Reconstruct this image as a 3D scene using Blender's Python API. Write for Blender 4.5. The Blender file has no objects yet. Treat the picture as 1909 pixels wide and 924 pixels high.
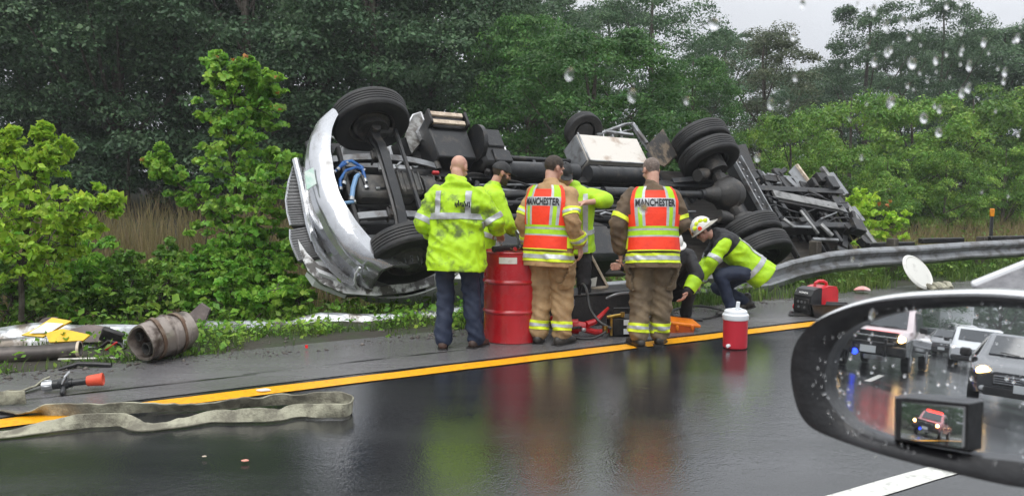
import bpy, bmesh, math, random
import numpy as np
from mathutils import Vector, Matrix, Euler, noise
R_ = math.radians
sc = bpy.context.scene
# ---------------------------------------------------------------- camera, light, exposure
CAM_H, FPX, CX, CY, HY = 1.55, 1500.0, 954.5, 462.0, 340.0
PITCH = math.atan((CY - HY) / FPX)
cam_d = bpy.data.cameras.new('camera'); cam = bpy.data.objects.new('camera', cam_d)
sc.collection.objects.link(cam); sc.camera = cam
cam.location = (0, 0, CAM_H); cam.rotation_euler = (math.pi / 2 - PITCH, 0, 0)
cam_d.sensor_width = 36.0; cam_d.lens = 36.0 * FPX / 1909.0
cam_d.dof.use_dof = True; cam_d.dof.focus_distance = 9.0; cam_d.dof.aperture_fstop = 9.5   # a phone lens: a pupil of about 2 mm
cam_d.clip_start = 0.05; cam_d.clip_end = 3000
sc.view_settings.view_transform = 'Standard'; sc.view_settings.look = 'None'
sc.view_settings.exposure = 0.22; sc.view_settings.gamma = 1.0
SUN_EL, SUN_ROT = R_(58), R_(200)
w = bpy.data.worlds.new('World'); sc.world = w; w.use_nodes = True
nt = w.node_tree; nt.nodes.clear()
def N(t, k, **kw):
    n = t.nodes.new(k)
    for a, b in kw.items(): setattr(n, a, b)
    return n
out = N(nt, 'ShaderNodeOutputWorld'); bg = N(nt, 'ShaderNodeBackground')
sky = N(nt, 'ShaderNodeTexSky'); sky.sky_type = 'NISHITA'; sky.sun_disc = False
sky.sun_elevation = SUN_EL; sky.sun_rotation = SUN_ROT; sky.dust_density = 6; sky.air_density = 1.5
hs = N(nt, 'ShaderNodeHueSaturation'); hs.inputs['Saturation'].default_value = 0.15
nt.links.new(sky.outputs[0], hs.inputs['Color'])
tc = N(nt, 'ShaderNodeTexCoord'); sx = N(nt, 'ShaderNodeSeparateXYZ'); nt.links.new(tc.outputs['Generated'], sx.inputs[0])
rp = N(nt, 'ShaderNodeValToRGB')                     # overcast: the zenith is brighter than the horizon
rp.color_ramp.elements[0].position = 0.0; rp.color_ramp.elements[0].color = (0.56, 0.585, 0.64, 1)
rp.color_ramp.elements[1].position = 1.0; rp.color_ramp.elements[1].color = (1.80, 1.85, 1.92, 1)
nt.links.new(sx.outputs['Z'], rp.inputs[0])
cn = N(nt, 'ShaderNodeTexNoise'); cn.inputs['Scale'].default_value = 3.0; cn.inputs['Detail'].default_value = 6
mp = N(nt, 'ShaderNodeMapping'); mp.inputs['Scale'].default_value = (1, 1, 3.5)
nt.links.new(tc.outputs['Generated'], mp.inputs[0]); nt.links.new(mp.outputs[0], cn.inputs['Vector'])
mr = N(nt, 'ShaderNodeMapRange'); mr.inputs[1].default_value = .3; mr.inputs[2].default_value = .7
mr.inputs[3].default_value = 8.6; mr.inputs[4].default_value = 11.2
nt.links.new(cn.outputs['Fac'], mr.inputs[0])
vm = N(nt, 'ShaderNodeVectorMath', operation='SCALE'); nt.links.new(rp.outputs[0], vm.inputs[0]); nt.links.new(mr.outputs[0], vm.inputs['Scale'])
mx = N(nt, 'ShaderNodeMixRGB'); mx.inputs[0].default_value = 0.9
nt.links.new(hs.outputs[0], mx.inputs[1]); nt.links.new(vm.outputs[0], mx.inputs[2])
nt.links.new(mx.outputs[0], bg.inputs[0]); bg.inputs[1].default_value = 0.1
nt.links.new(bg.outputs[0], out.inputs[0])
sd = bpy.data.lights.new('sun', 'SUN'); sd.energy = 1.3; sd.angle = R_(40); sd.color = (1, .97, .92)
so = bpy.data.objects.new('sun', sd); sc.collection.objects.link(so)
so.rotation_euler = Vector((math.sin(SUN_ROT) * math.cos(SUN_EL), math.cos(SUN_ROT) * math.cos(SUN_EL), math.sin(SUN_EL))).to_track_quat('Z', 'Y').to_euler()

# ---------------------------------------------------------------- places: photograph pixel (1909 x 924) -> world
_c, _s = math.cos(PITCH), math.sin(PITCH)
FWD, RT, UP = Vector((0, _c, -_s)), Vector((1, 0, 0)), Vector((0, _s, _c)); CAM = Vector((0, 0, CAM_H))
def ray(x, y): return FWD + RT * ((x - CX) / FPX) + UP * ((CY - y) / FPX)
def gnd(x, y, z=0.0):
    r = ray(x, y); return CAM + r * ((z - CAM_H) / r.z)
def atY(x, y, Y):
    r = ray(x, y); return CAM + r * (Y / r.y)
D = Vector((.8746, .4848, 0)); V = Vector((-.4848, .8746, 0)); Z = Vector((0, 0, 1))
def rw(u, v, z=0.0): return D * u + V * v + Z * z       # along the road, across it (towards the verge), up
def uv(p): return p.dot(D), p.dot(V)
ROAD_YAW = math.atan2(D.y, D.x)

# ---------------------------------------------------------------- materials
MATS = {}
def mat(name, col, rough=.6, metal=0., col2=None, scale=6., lo=.4, hi=.65, bump=0., bscale=60., spec=.5, coat=0., emit=None, es=0., detail=5., trans=0., ior=1.45, rough2=None, aniso=None, var=0., sub=0.):
    if name in MATS: return MATS[name]
    m = bpy.data.materials.new(name); m.use_nodes = True; t = m.node_tree; b = t.nodes['Principled BSDF']
    b.inputs['Base Color'].default_value = (*col, 1); b.inputs['Roughness'].default_value = rough; b.inputs['Metallic'].default_value = metal
    b.inputs['Specular IOR Level'].default_value = spec; b.inputs['Coat Weight'].default_value = coat; b.inputs['IOR'].default_value = ior
    b.inputs['Coat Roughness'].default_value = .06
    b.inputs['Transmission Weight'].default_value = trans
    if emit: b.inputs['Emission Color'].default_value = (*emit, 1); b.inputs['Emission Strength'].default_value = es
    c = N(t, 'ShaderNodeTexCoord'); mpn = N(t, 'ShaderNodeMapping'); t.links.new(c.outputs['Object'], mpn.inputs[0])
    if aniso: mpn.inputs['Scale'].default_value = aniso
    if col2 or rough2 is not None:
        n1 = N(t, 'ShaderNodeTexNoise'); n1.inputs['Scale'].default_value = scale; n1.inputs['Detail'].default_value = detail; n1.inputs['Roughness'].default_value = .62
        t.links.new(mpn.outputs[0], n1.inputs['Vector'])
        r = N(t, 'ShaderNodeMapRange'); r.inputs[1].default_value = lo; r.inputs[2].default_value = hi; r.interpolation_type = 'SMOOTHSTEP'
        t.links.new(n1.outputs['Fac'], r.inputs[0])
        if col2:
            k = N(t, 'ShaderNodeMixRGB'); k.inputs[1].default_value = (*col, 1); k.inputs[2].default_value = (*col2, 1)
            t.links.new(r.outputs[0], k.inputs[0]); t.links.new(k.outputs[0], b.inputs['Base Color']); src = k
        if rough2 is not None:
            q = N(t, 'ShaderNodeMapRange'); q.inputs[3].default_value = rough; q.inputs[4].default_value = rough2
            t.links.new(r.outputs[0], q.inputs[0]); t.links.new(q.outputs[0], b.inputs['Roughness'])
    if bump:
        n2 = N(t, 'ShaderNodeTexNoise'); n2.inputs['Scale'].default_value = bscale; n2.inputs['Detail'].default_value = 4
        t.links.new(mpn.outputs[0], n2.inputs['Vector'])
        bp = N(t, 'ShaderNodeBump'); bp.inputs['Strength'].default_value = bump; bp.inputs['Distance'].default_value = .02
        t.links.new(n2.outputs['Fac'], bp.inputs['Height']); t.links.new(bp.outputs[0], b.inputs['Normal'])
    MATS[name] = m; return m
def leafmat(name, c1, c2, c3=None, scale=.9, trl=.35, gloss=.45):
    if name in MATS: return MATS[name]
    m = bpy.data.materials.new(name); m.use_nodes = True; t = m.node_tree; t.nodes.clear()
    o = N(t, 'ShaderNodeOutputMaterial'); c = N(t, 'ShaderNodeTexCoord'); oi = N(t, 'ShaderNodeObjectInfo')
    n1 = N(t, 'ShaderNodeTexNoise'); n1.inputs['Scale'].default_value = scale; n1.inputs['Detail'].default_value = 8; n1.inputs['Roughness'].default_value = .75
    t.links.new(c.outputs['Object'], n1.inputs['Vector'])
    r = N(t, 'ShaderNodeValToRGB'); e = r.color_ramp.elements
    e[0].position = .33; e[0].color = (*c1, 1); e[1].position = .66; e[1].color = (*c2, 1)
    if c3: k = e.new(.5); k.color = (*c3, 1)
    t.links.new(n1.outputs['Fac'], r.inputs[0])
    ge = N(t, 'ShaderNodeNewGeometry'); hl = N(t, 'ShaderNodeHueSaturation'); ml = N(t, 'ShaderNodeMapRange'); ml.inputs[3].default_value = .65; ml.inputs[4].default_value = 1.3; mh = N(t, 'ShaderNodeMapRange'); mh.inputs[3].default_value = .478; mh.inputs[4].default_value = .515
    wn = N(t, 'ShaderNodeTexWhiteNoise', noise_dimensions='1D'); t.links.new(ge.outputs['Random Per Island'], wn.inputs['W']); t.links.new(ge.outputs['Random Per Island'], ml.inputs[0]); t.links.new(wn.outputs['Value'], mh.inputs[0]); t.links.new(ml.outputs[0], hl.inputs['Value']); t.links.new(mh.outputs[0], hl.inputs['Hue']); t.links.new(r.outputs[0], hl.inputs['Color'])
    hv = N(t, 'ShaderNodeHueSaturation'); mrr = N(t, 'ShaderNodeMapRange'); mrr.inputs[3].default_value = .8; mrr.inputs[4].default_value = 1.2
    t.links.new(oi.outputs['Random'], mrr.inputs[0]); t.links.new(mrr.outputs[0], hv.inputs['Value']); t.links.new(hl.outputs[0], hv.inputs['Color'])
    b = N(t, 'ShaderNodeBsdfPrincipled'); b.inputs['Roughness'].default_value = gloss; b.inputs['Specular IOR Level'].default_value = .35
    t.links.new(hv.outputs[0], b.inputs['Base Color'])
    tr = N(t, 'ShaderNodeBsdfTranslucent'); t.links.new(hv.outputs[0], tr.inputs[0])
    mxs = N(t, 'ShaderNodeMixShader'); mxs.inputs[0].default_value = trl
    t.links.new(b.outputs[0], mxs.inputs[1]); t.links.new(tr.outputs[0], mxs.inputs[2]); t.links.new(mxs.outputs[0], o.inputs[0])
    MATS[name] = m; return m

# ---------------------------------------------------------------- mesh helpers
COL = sc.collection
def link(name, me, parent=None):
    o = bpy.data.objects.new(name, me); COL.objects.link(o)
    if parent: o.parent = parent
    return o
def tag(o, label=None, cat=None, group=None, kind=None):
    if label: o['label'] = label
    if cat: o['category'] = cat
    if group: o['group'] = group
    if kind: o['kind'] = kind
    return o
def thing(name, label, cat, loc=(0, 0, 0), yaw=0., group=None):
    o = bpy.data.objects.new(name, None); COL.objects.link(o); o.location = loc; o.rotation_euler = (0, 0, yaw)
    o.empty_display_size = .1
    return tag(o, label, cat, group)
def basis(d, up=Z):
    d = Vector(d).normalized(); up = Vector(up)
    if abs(d.dot(up.normalized())) > .98: up = Vector((1, 0, 0)) if abs(d.x) < .9 else Vector((0, 1, 0))
    s = d.cross(up).normalized(); u = s.cross(d)
    return Matrix((s, d, u)).transposed()          # columns: side, dir, up
class MB:
    def __init__(self): self.v = []; self.f = []; self.mi = []; self.cur = 0
    def add(self, vs, fs):
        k = len(self.v); self.v += [tuple(p) for p in vs]; self.f += [tuple(i + k for i in f) for f in fs]; self.mi += [self.cur] * len(fs)
    def box(self, c, s, R=None, bev=.012):
        bm = bmesh.new(); bmesh.ops.create_cube(bm, size=1.0)
        bmesh.ops.scale(bm, vec=s, verts=bm.verts)
        b = min(bev, min(s) * .3)
        if b > 1e-4: bmesh.ops.bevel(bm, geom=bm.edges[:], offset=b, segments=1, affect='EDGES')
        c = Vector(c); vs = [(R @ v.co if R else v.co) + c for v in bm.verts]
        bm.verts.index_update(); fs = [[v.index for v in f.verts] for f in bm.faces]; bm.free()
        self.add(vs, fs); return self
    def bar(self, p0, p1, w, h, up=Z, bev=.008):
        p0, p1 = Vector(p0), Vector(p1)
        return self.box((p0 + p1) / 2, (w, (p1 - p0).length, h), basis(p1 - p0, up), bev)
    def cyl(self, p0, p1, r0, r1=None, n=16, cap=True):
        r1 = r0 if r1 is None else r1
        p0, p1 = Vector(p0), Vector(p1); L = (p1 - p0).length
        pr = [(r0, 0), (r1, L)]
        if cap: pr = [(0, 0)] + pr + [(0, L)]
        return self.lathe(pr, p0, p1 - p0, n)
    def lathe(self, prof, o=(0, 0, 0), ax=Z, n=24, a0=0., a1=2 * math.pi):
        B = basis(ax); o = Vector(o); full = abs(a1 - a0 - 2 * math.pi) < 1e-6; m = n if full else n + 1
        vs = []; 
        for r, z in prof:
            for i in range(m):
                a = a0 + (a1 - a0) * i / n
                vs.append(o + B @ Vector((r * math.cos(a), z, r * math.sin(a))))
        fs = []
        for j in range(len(prof) - 1):
            for i in range(n):
                k = (i + 1) % m
                a, b, c, d = j * m + i, j * m + k, (j + 1) * m + k, (j + 1) * m + i
                if prof[j][0] < 1e-6: fs.append((a, c, d))
                elif prof[j + 1][0] < 1e-6: fs.append((a, b, c))
                else: fs.append((a, b, c, d))
        self.add(vs, fs); return self
    def tube(self, pts, r, n=8, closed=False, cap=True):
        pts = [Vector(p) for p in pts]; rr = r if isinstance(r, (list, tuple)) else [r] * len(pts); m = len(pts)
        vs = []; fs = []; up = Vector((.13, .31, .94)).normalized()
        for i, p in enumerate(pts):
            d = (pts[(i + 1) % m] - pts[i - 1]) if closed else (pts[min(i + 1, m - 1)] - pts[max(i - 1, 0)])
            s = d.cross(up); s = s.normalized() if s.length > 1e-6 else Vector((1, 0, 0)); u = s.cross(d).normalized()
            for k in range(n):
                a = 2 * math.pi * k / n; vs.append(p + (s * math.cos(a) + u * math.sin(a)) * rr[i])
        for i in range(m if closed else m - 1):
            j = (i + 1) % m
            for k in range(n): fs.append((i * n + k, i * n + (k + 1) % n, j * n + (k + 1) % n, j * n + k))
        if cap and not closed: fs.append(tuple(range(n))[::-1]); fs.append(tuple((m - 1) * n + k for k in range(n)))
        self.add(vs, fs); return self
    def prism(self, poly, vec):
        n = len(poly); a = [Vector(p) for p in poly]; b = [p + Vector(vec) for p in a]
        self.add(a + b, [tuple(range(n)), tuple(range(n, 2 * n))[::-1]] + [(i, i + n, (i + 1) % n + n, (i + 1) % n) for i in range(n)]); return self
    def loft(self, rings, cap=True, closed=True, cap0=True):
        n = len(rings[0]); vs = [p for r in rings for p in r]; fs = []
        for j in range(len(rings) - 1):
            for i in range(n if closed else n - 1):
                k = (i + 1) % n; fs.append((j * n + i, j * n + k, (j + 1) * n + k, (j + 1) * n + i))
        if cap and cap0: fs.append(tuple(range(n))[::-1])
        if cap: fs.append(tuple((len(rings) - 1) * n + i for i in range(n)))
        self.add(vs, fs); return self
    def ell(self, c, r, R=None, n=16, m=10):
        vs = []; c = Vector(c); r = (r, r, r) if isinstance(r, (int, float)) else r
        for j in range(m + 1):
            t = math.pi * j / m
            for i in range(n):
                a = 2 * math.pi * i / n; p = Vector((r[0] * math.sin(t) * math.cos(a), r[1] * math.sin(t) * math.sin(a), r[2] * math.cos(t)))
                vs.append(c + (R @ p if R else p))
        fs = [(j * n + i, (j + 1) * n + i, (j + 1) * n + (i + 1) % n, j * n + (i + 1) % n) for j in range(m) for i in range(n)]
        self.add(vs, fs); return self
    def mesh(self, name, mats, smooth=True, ang=38, jit=0., fix=True):
        me = bpy.data.meshes.new(name); me.from_pydata(self.v, [], self.f)
        for m in (mats if isinstance(mats, (list, tuple)) else [mats]): me.materials.append(m)
        me.polygons.foreach_set('material_index', self.mi)
        if fix:
            bm = bmesh.new(); bm.from_mesh(me); bmesh.ops.remove_doubles(bm, verts=bm.verts, dist=1e-5)
            bmesh.ops.recalc_face_normals(bm, faces=bm.faces)
            if jit:
                for v in bm.verts: v.co += Vector(noise.noise_vector(v.co * 4.0)) * jit
            bm.to_mesh(me); bm.free()
        if smooth:
            me.polygons.foreach_set('use_smooth', [True] * len(me.polygons)); me.set_sharp_from_angle(angle=R_(ang))
        me.update(); return me
    def build(self, name, mats, parent=None, **kw): return link(name, self.mesh(name, mats, **kw), parent)
def copy_tree(o, parent=None):
    c = o.copy(); COL.objects.link(c); c.parent = parent
    for ch in o.children: copy_tree(ch, c)
    return c
def lerp(a, b, t): return a + (b - a) * t
def pw(tab, x):
    if x <= tab[0][0]: return tab[0][1:]
    for (a, *p), (b, *q) in zip(tab, tab[1:]):
        if x <= b:
            t = (x - a) / (b - a); return tuple(lerp(i, j, t) for i, j in zip(p, q))
    return tab[-1][1:]
def npmesh(name, verts, faces, m):
    """verts (N,3) float, faces (M,k) int numpy"""
    me = bpy.data.meshes.new(name); k = faces.shape[1]
    me.vertices.add(len(verts)); me.vertices.foreach_set('co', verts.astype(np.float32).ravel())
    me.loops.add(faces.size); me.loops.foreach_set('vertex_index', faces.astype(np.int32).ravel())
    me.polygons.add(len(faces)); me.polygons.foreach_set('loop_start', np.arange(0, faces.size, k, dtype=np.int32))
    me.materials.append(m); me.update(calc_edges=True); me.validate(); return me
# ================================================================ SETTING: terrain, road, shoulder, lines
rng = np.random.default_rng(7); random.seed(7)
def hz(u, v):
    base = np.interp(v, [-60, 7.45, 7.8, 8.9, 10.6, 12.5, 16.5, 22, 40, 80], [-.03, -.03, .015, .02, -.75, -.8, -.15, .25, 1.2, 2.4])
    bumpy = np.clip((v - 7.5) / 1.0, 0, 1)
    return base + bumpy * (.05 * np.sin(u * 1.7 + v * 2.3) * np.sin(v * 1.9 - u * .6) + .025 * np.sin(u * 5.1) * np.sin(v * 4.3))
def hgt(p): 
    u, v = uv(Vector(p)); return float(hz(np.array(u), np.array(v)))
us = np.concatenate([np.linspace(-900, -60, 12)[:-1], np.linspace(-60, -14, 24)[:-1], np.linspace(-14, 34, 161)[:-1], np.linspace(34, 90, 29)[:-1], np.linspace(90, 900, 12)])
vs_ = np.concatenate([np.linspace(-900, -20, 8)[:-1], np.linspace(-20, 7.2, 8)[:-1], np.linspace(7.2, 24, 85)[:-1], np.linspace(24, 90, 22)[:-1], np.linspace(90, 900, 8)])
UU, VV = np.meshgrid(us, vs_, indexing='ij'); HH = hz(UU, VV)
P = np.stack([D.x * UU + V.x * VV, D.y * UU + V.y * VV, HH], -1).reshape(-1, 3)
nu, nv = len(us), len(vs_); I = np.arange(nu * nv).reshape(nu, nv)
Q = np.stack([I[:-1, :-1], I[1:, :-1], I[1:, 1:], I[:-1, 1:]], -1).reshape(-1, 4)
m_soil = mat('verge_soil', (.035, .03, .022), .8, col2=(.03, .05, .015), scale=1.3, bump=.6, bscale=18)
g = link('ground', npmesh('ground', P, Q, m_soil)); tag(g, kind='structure'); 
g.data.polygons.foreach_set('use_smooth', [True] * len(g.data.polygons))

def strip(name, u0, u1, v0, v1, z, m, nu=160, wob=0., nvv=2):
    """a road sheet between v0 and v1, with an uneven edge"""
    vs = []; fs = []
    for i in range(nu + 1):
        u = lerp(u0, u1, i / nu)
        for j in range(nvv):
            v = lerp(v0, v1, j / (nvv - 1)); k = wob * noise.noise(Vector((u * 1.9, v * 3.3, 5))) if wob else 0
            vs.append(rw(u, v + k, z))
    for i in range(nu):
        for j in range(nvv - 1): a = i * nvv + j; fs.append((a, a + nvv, a + nvv + 1, a + 1))
    me = bpy.data.meshes.new(name); me.from_pydata(vs, [], fs); me.materials.append(m)
    o = link(name, me); return tag(o, kind='structure')

def asphalt(name, c1, c2, r0, r1, ior, bump, bsc, lo=.38, hi=.66, rs=.55, stone=.12):
    m = bpy.data.materials.new(name); m.use_nodes = True; t = m.node_tree; b = t.nodes['Principled BSDF']
    c = N(t, 'ShaderNodeTexCoord'); b.inputs['IOR'].default_value = ior
    fine = N(t, 'ShaderNodeTexNoise'); fine.inputs['Scale'].default_value = 90; fine.inputs['Detail'].default_value = 3; t.links.new(c.outputs['Object'], fine.inputs['Vector'])
    mpn = N(t, 'ShaderNodeMapping'); mpn.inputs['Rotation'].default_value = (0, 0, -ROAD_YAW); mpn.inputs['Scale'].default_value = (.35, 1.6, 1)
    t.links.new(c.outputs['Object'], mpn.inputs[0])
    big = N(t, 'ShaderNodeTexNoise'); big.inputs['Scale'].default_value = rs; big.inputs['Detail'].default_value = 6; big.inputs['Roughness'].default_value = .6
    t.links.new(mpn.outputs[0], big.inputs['Vector'])
    k = N(t, 'ShaderNodeMixRGB'); k.inputs[1].default_value = (*c1, 1); k.inputs[2].default_value = (*c2, 1); t.links.new(fine.outputs['Fac'], k.inputs[0]); t.links.new(k.outputs[0], b.inputs['Base Color'])
    q = N(t, 'ShaderNodeMapRange'); q.inputs[1].default_value = lo; q.inputs[2].default_value = hi; q.inputs[3].default_value = r0; q.inputs[4].default_value = r1
    t.links.new(big.outputs['Fac'], q.inputs[0]); t.links.new(q.outputs[0], b.inputs['Roughness'])
    mid = N(t, 'ShaderNodeTexNoise'); mid.inputs['Scale'].default_value = bsc; mid.inputs['Roughness'].default_value = .8; mid.inputs['Detail'].default_value = 3; t.links.new(c.outputs['Object'], mid.inputs['Vector'])
    bp = N(t, 'ShaderNodeBump'); bp.inputs['Strength'].default_value = bump; bp.inputs['Distance'].default_value = .01
    t.links.new(mid.outputs['Fac'], bp.inputs['Height'])
    st = N(t, 'ShaderNodeTexVoronoi'); st.inputs['Scale'].default_value = 95; t.links.new(c.outputs['Object'], st.inputs['Vector'])
    b2 = N(t, 'ShaderNodeBump'); b2.inputs['Strength'].default_value = stone; b2.inputs['Distance'].default_value = .006; b2.invert = True
    t.links.new(st.outputs['Distance'], b2.inputs['Height']); t.links.new(bp.outputs[0], b2.inputs['Normal']); t.links.new(b2.outputs[0], b.inputs['Normal'])
    return m
m_road = asphalt('wet_asphalt', (.007, .008, .009), (.030, .031, .034), .05, .20, 1.78, .16, 9, .36, .62, .9, .10)
m_shld = asphalt('shoulder_asphalt', (.07, .068, .07), (.19, .185, .19), .09, .34, 1.65, .3, 30, .40, .64, .8, .3)
strip('road', -300, 400, -16, 6.25, .0, m_road, 60)
strip('shoulder', -300, 400, 6.2, 7.62, .004, m_shld, 700, .09)
m_yel = mat('yellow_road_paint', (.92, .42, .012), .28, col2=(.62, .28, .02), scale=22, lo=.46, hi=.72, bump=.2, bscale=90, spec=.35)
m_wht = mat('white_road_paint', (.62, .62, .58), .3, col2=(.35, .35, .33), scale=18, lo=.5, hi=.75, bump=.12, bscale=70, spec=.35)
o = strip('edge_line', -120, 300, 5.93, 6.13, .008, m_yel, 1600, .018); o['label'] = 'solid yellow line painted along the left edge of the wet road'
for k in range(-7, 14):                             # lane dashes, 3 m long every 12 m
    u0 = 2.0 + k * 12.2
    o = strip('lane_dash', u0, u0 + 3.2, 2.5, 2.64, .004, m_wht, 40, .012)
m_seam = mat('tar_seam', (.008, .008, .009), .25, spec=.6)
for u0, u1, v in ((-5.2, 1.3, 6.62), (-9, -.4, 6.36), (1.2, 3.2, 6.66)):
    vs = []; fs = []; n = 90
    for i in range(n + 1):
        u = lerp(u0, u1, i / n); wv = v + .03 * noise.noise(Vector((u * .9, v, 0))) ; hw = .013 * max(.0, .6 + noise.noise(Vector((u * 3, v, 3))))
        vs += [rw(u, wv - hw, .009), rw(u, wv + hw, .009)]
        if i: a = 2 * i; fs.append((a - 2, a, a + 1, a - 1))
    me = bpy.data.meshes.new('tar_seam'); me.from_pydata(vs, [], fs); me.materials.append(m_seam); tag(link('tar_seam', me), kind='structure')

# ================================================================ vegetation
def leaves(name, cen, nrm, size, m, shape='oval', droop=.3, rnd=.6):
    """many small leaves: cen (N,3), nrm (N,3) preferred facing"""
    n = len(cen); nr = nrm + rng.normal(0, rnd, (n, 3)); nr /= np.linalg.norm(nr, axis=1)[:, None] + 1e-9
    t = rng.normal(0, 1, (n, 3)); t[:, 2] -= droop; t -= nr * (t * nr).sum(1)[:, None]; t /= np.linalg.norm(t, axis=1)[:, None] + 1e-9
    b = np.cross(nr, t); s = (size * np.clip(rng.lognormal(-.08, .38, n), .4, 2.0))[:, None]
    if shape == 'oval':
        prof = [(-.5, 0, 0), (-.05, .30, .10), (.5, 0, -.05), (-.05, -.30, .10)]; fc = [(0, 1, 2), (0, 2, 3)]
    else:                                           # lobed leaf
        prof = [(-.5, 0, 0), (-.28, .34, .06), (.0, .20, .05), (.16, .46, .02), (.5, 0, -.10), (.16, -.46, .02), (.0, -.20, .05), (-.28, -.34, .06)]
        fc = [(0, 1, 2), (2, 3, 4), (0, 2, 4), (0, 4, 6), (4, 5, 6), (0, 6, 7)]
    vv = np.stack([cen + s * (t * a + b * c_ + nr * d) for a, c_, d in prof], 1)
    k = len(prof); ff = (np.arange(n)[:, None, None] * k + np.array(fc)[None]).reshape(-1, 3)
    return npmesh(name, vv.reshape(-1, 3), ff, m)
def blobs_leaves(blobs, per, up=.45, shell=.55):
    cs = []; ns = []
    for c, r in blobs:
        d = rng.normal(0, 1, (per, 3)); d /= np.linalg.norm(d, axis=1)[:, None]; d[:, 2] = np.where(d[:, 2] < -.3, -d[:, 2] * .6, d[:, 2])
        rad = rng.uniform(shell, 1.08, per)[:, None]; rr = np.array(r if hasattr(r, '__len__') else (r, r, r * .75))
        cs.append(np.array(c) + d * rad * rr); n_ = d.copy(); n_[:, 2] += up; ns.append(n_)
    return np.concatenate(cs), np.concatenate(ns)
m_bark = mat('bark', (.055, .045, .035), .85, col2=(.11, .095, .08), scale=9, bump=.8, bscale=25)
def limb_tree(mb, base, top, r, blobs, nl, sway=.25):
    pts = []; b, t = Vector(base), Vector(top)
    for i in range(9):
        k = i / 8; p = b.lerp(t, k); p += Vector(noise.noise_vector(Vector((k * 3 + b.x, b.y, 2)))) * sway * k; pts.append(p)
    mb.tube(pts, [r * (1 - .8 * i / 8) for i in range(9)], 8)
    pick = sorted(blobs, key=lambda q: -q[0][2]); pick = random.sample(list(pick), min(nl, len(pick)))
    for c, rr in pick:
        c = Vector(c); k = min(.85, max(.12, (c.z - b.z) / max(.1, (t.z - b.z)) - .25)); i = int(k * 8); p0 = pts[i]
        mid = p0.lerp(c, .5) + Vector((0, 0, -.06 * (c - p0).length)); r0 = r * (1 - .8 * k) * .55
        mb.tube([p0, mid, c], [r0, r0 * .65, r0 * .25], 5)
# -- forest crowns: a few kinds of tree, their meshes shared by every tree of that kind (unit: metres, height 10)
def crown_blobs(seed, H, rx, z0, nb, rb, kind='round'):
    rs = random.Random(seed); out = []
    for i in range(nb):
        t = i / nb; z = lerp(z0, H - rb * .6, rs.random() ** .9)
        k = (z - z0) / (H - z0)
        prof = math.sin(math.pi * min(1, max(0, .12 + .88 * k))) ** .6 if kind == 'round' else (1 - k) ** .8 + .08
        if kind == 'round': prof = max(prof, .62 * (1 - k))
        a = rs.random() * 2 * math.pi; q = math.sqrt(rs.uniform(.12, 1.0)) * prof * rx
        r = rb * rs.uniform(.6, 1.25) * (.65 + .35 * prof)
        out.append(((q * math.cos(a), q * math.sin(a), z), (r, r, r * .7)))
    return out
KINDS = {}
def forest_kind(key, name, label, lm, seed, H, rx, z0, nb, rb, per, ls, kind='round', cat='tree', lobed=False):
    bl = crown_blobs(seed, H, rx, z0, nb, rb, kind)
    c, n = blobs_leaves(bl, per); me = leaves('crown', c, n, ls, lm, 'lobed' if lobed else 'oval')
    mb = MB(); limb_tree(mb, (0, 0, -.6), (0.15, .1, H * .93), H * .017 + .03, bl, 14, H * .04)
    KINDS[key] = (name, label, me, mb.mesh('trunk', m_bark), H, cat)
def plant_tree(key, px, Y, topy, label, group=None, wide=1.0, rot=None, pos=None, h=None):
    name, _, cm, tm, H, cat = KINDS[key]
    p = atY(px, HY, Y) if pos is None else Vector(pos); p.z = hgt(p) - .05
    hh = (CAM_H + (HY - topy) / FPX * Y - p.z) if h is None else h
    t = thing(name, label, cat, p, random.random() * 6.28 if rot is None else rot, group)
    s = hh / H; t.scale = (s * wide, s * wide, s)
    link('trunk', tm, t); link('crown', cm, t); return t
lm_d = leafmat('dark_forest_leaf', (.036, .078, .040), (.14, .235, .105), (.075, .145, .068), .7)
lm_g = leafmat('maple_leaf', (.03, .095, .024), (.13, .29, .06), (.07, .18, .04), .7)
lm_o = leafmat('olive_leaf', (.055, .08, .04), (.16, .19, .10), (.10, .13, .065), .8)
lm_b = leafmat('bush_leaf', (.05, .14, .022), (.34, .50, .08), (.15, .30, .045), .75)
lm_y = leafmat('bright_young_leaf', (.22, .42, .03), (.58, .78, .10), (.38, .60, .06), 2.2, .45)
lm_s = leafmat('sapling_leaf', (.08, .25, .03), (.50, .74, .12), (.24, .49, .06), 1.6, .45)
lm_r = leafmat('red_shoot_leaf', (.35, .12, .03), (.5, .25, .05), None, 3)
forest_kind('oak', 'forest_tree', '', lm_d, 1, 11, 4.2, .4, 130, 1.15, 400, .118)
forest_kind('oak2', 'forest_tree', '', lm_d, 2, 12, 3.8, .8, 125, 1.1, 400, .116)
forest_kind('maple', 'maple_tree', '', lm_g, 3, 10, 4.0, .6, 130, 1.0, 400, .115)
forest_kind('olive', 'pine_tree', '', lm_o, 4, 10, 3.0, .8, 110, .8, 330, .095)
forest_kind('ash', 'ash_tree', '', lm_d, 5, 12, 4.6, 2.0, 95, 1.0, 380, .115)
forest_kind('bush', 'bush', '', lm_b, 6, 4, 2.2, .1, 66, .50, 300, .085, cat='bush')
forest_kind('bush2', 'bush', '', lm_b, 8, 4, 2.6, .1, 70, .52, 300, .088, cat='bush')
G1 = 'dark trees of the wood behind the wreck'
front = [(-40, 24, -230), (110, 26, -190), (230, 25, -260), (345, 27, -200), (470, 25, -250), (590, 28, -210), (700, 26, -240), (800, 29, -190), (905, 27, -90)]
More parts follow.
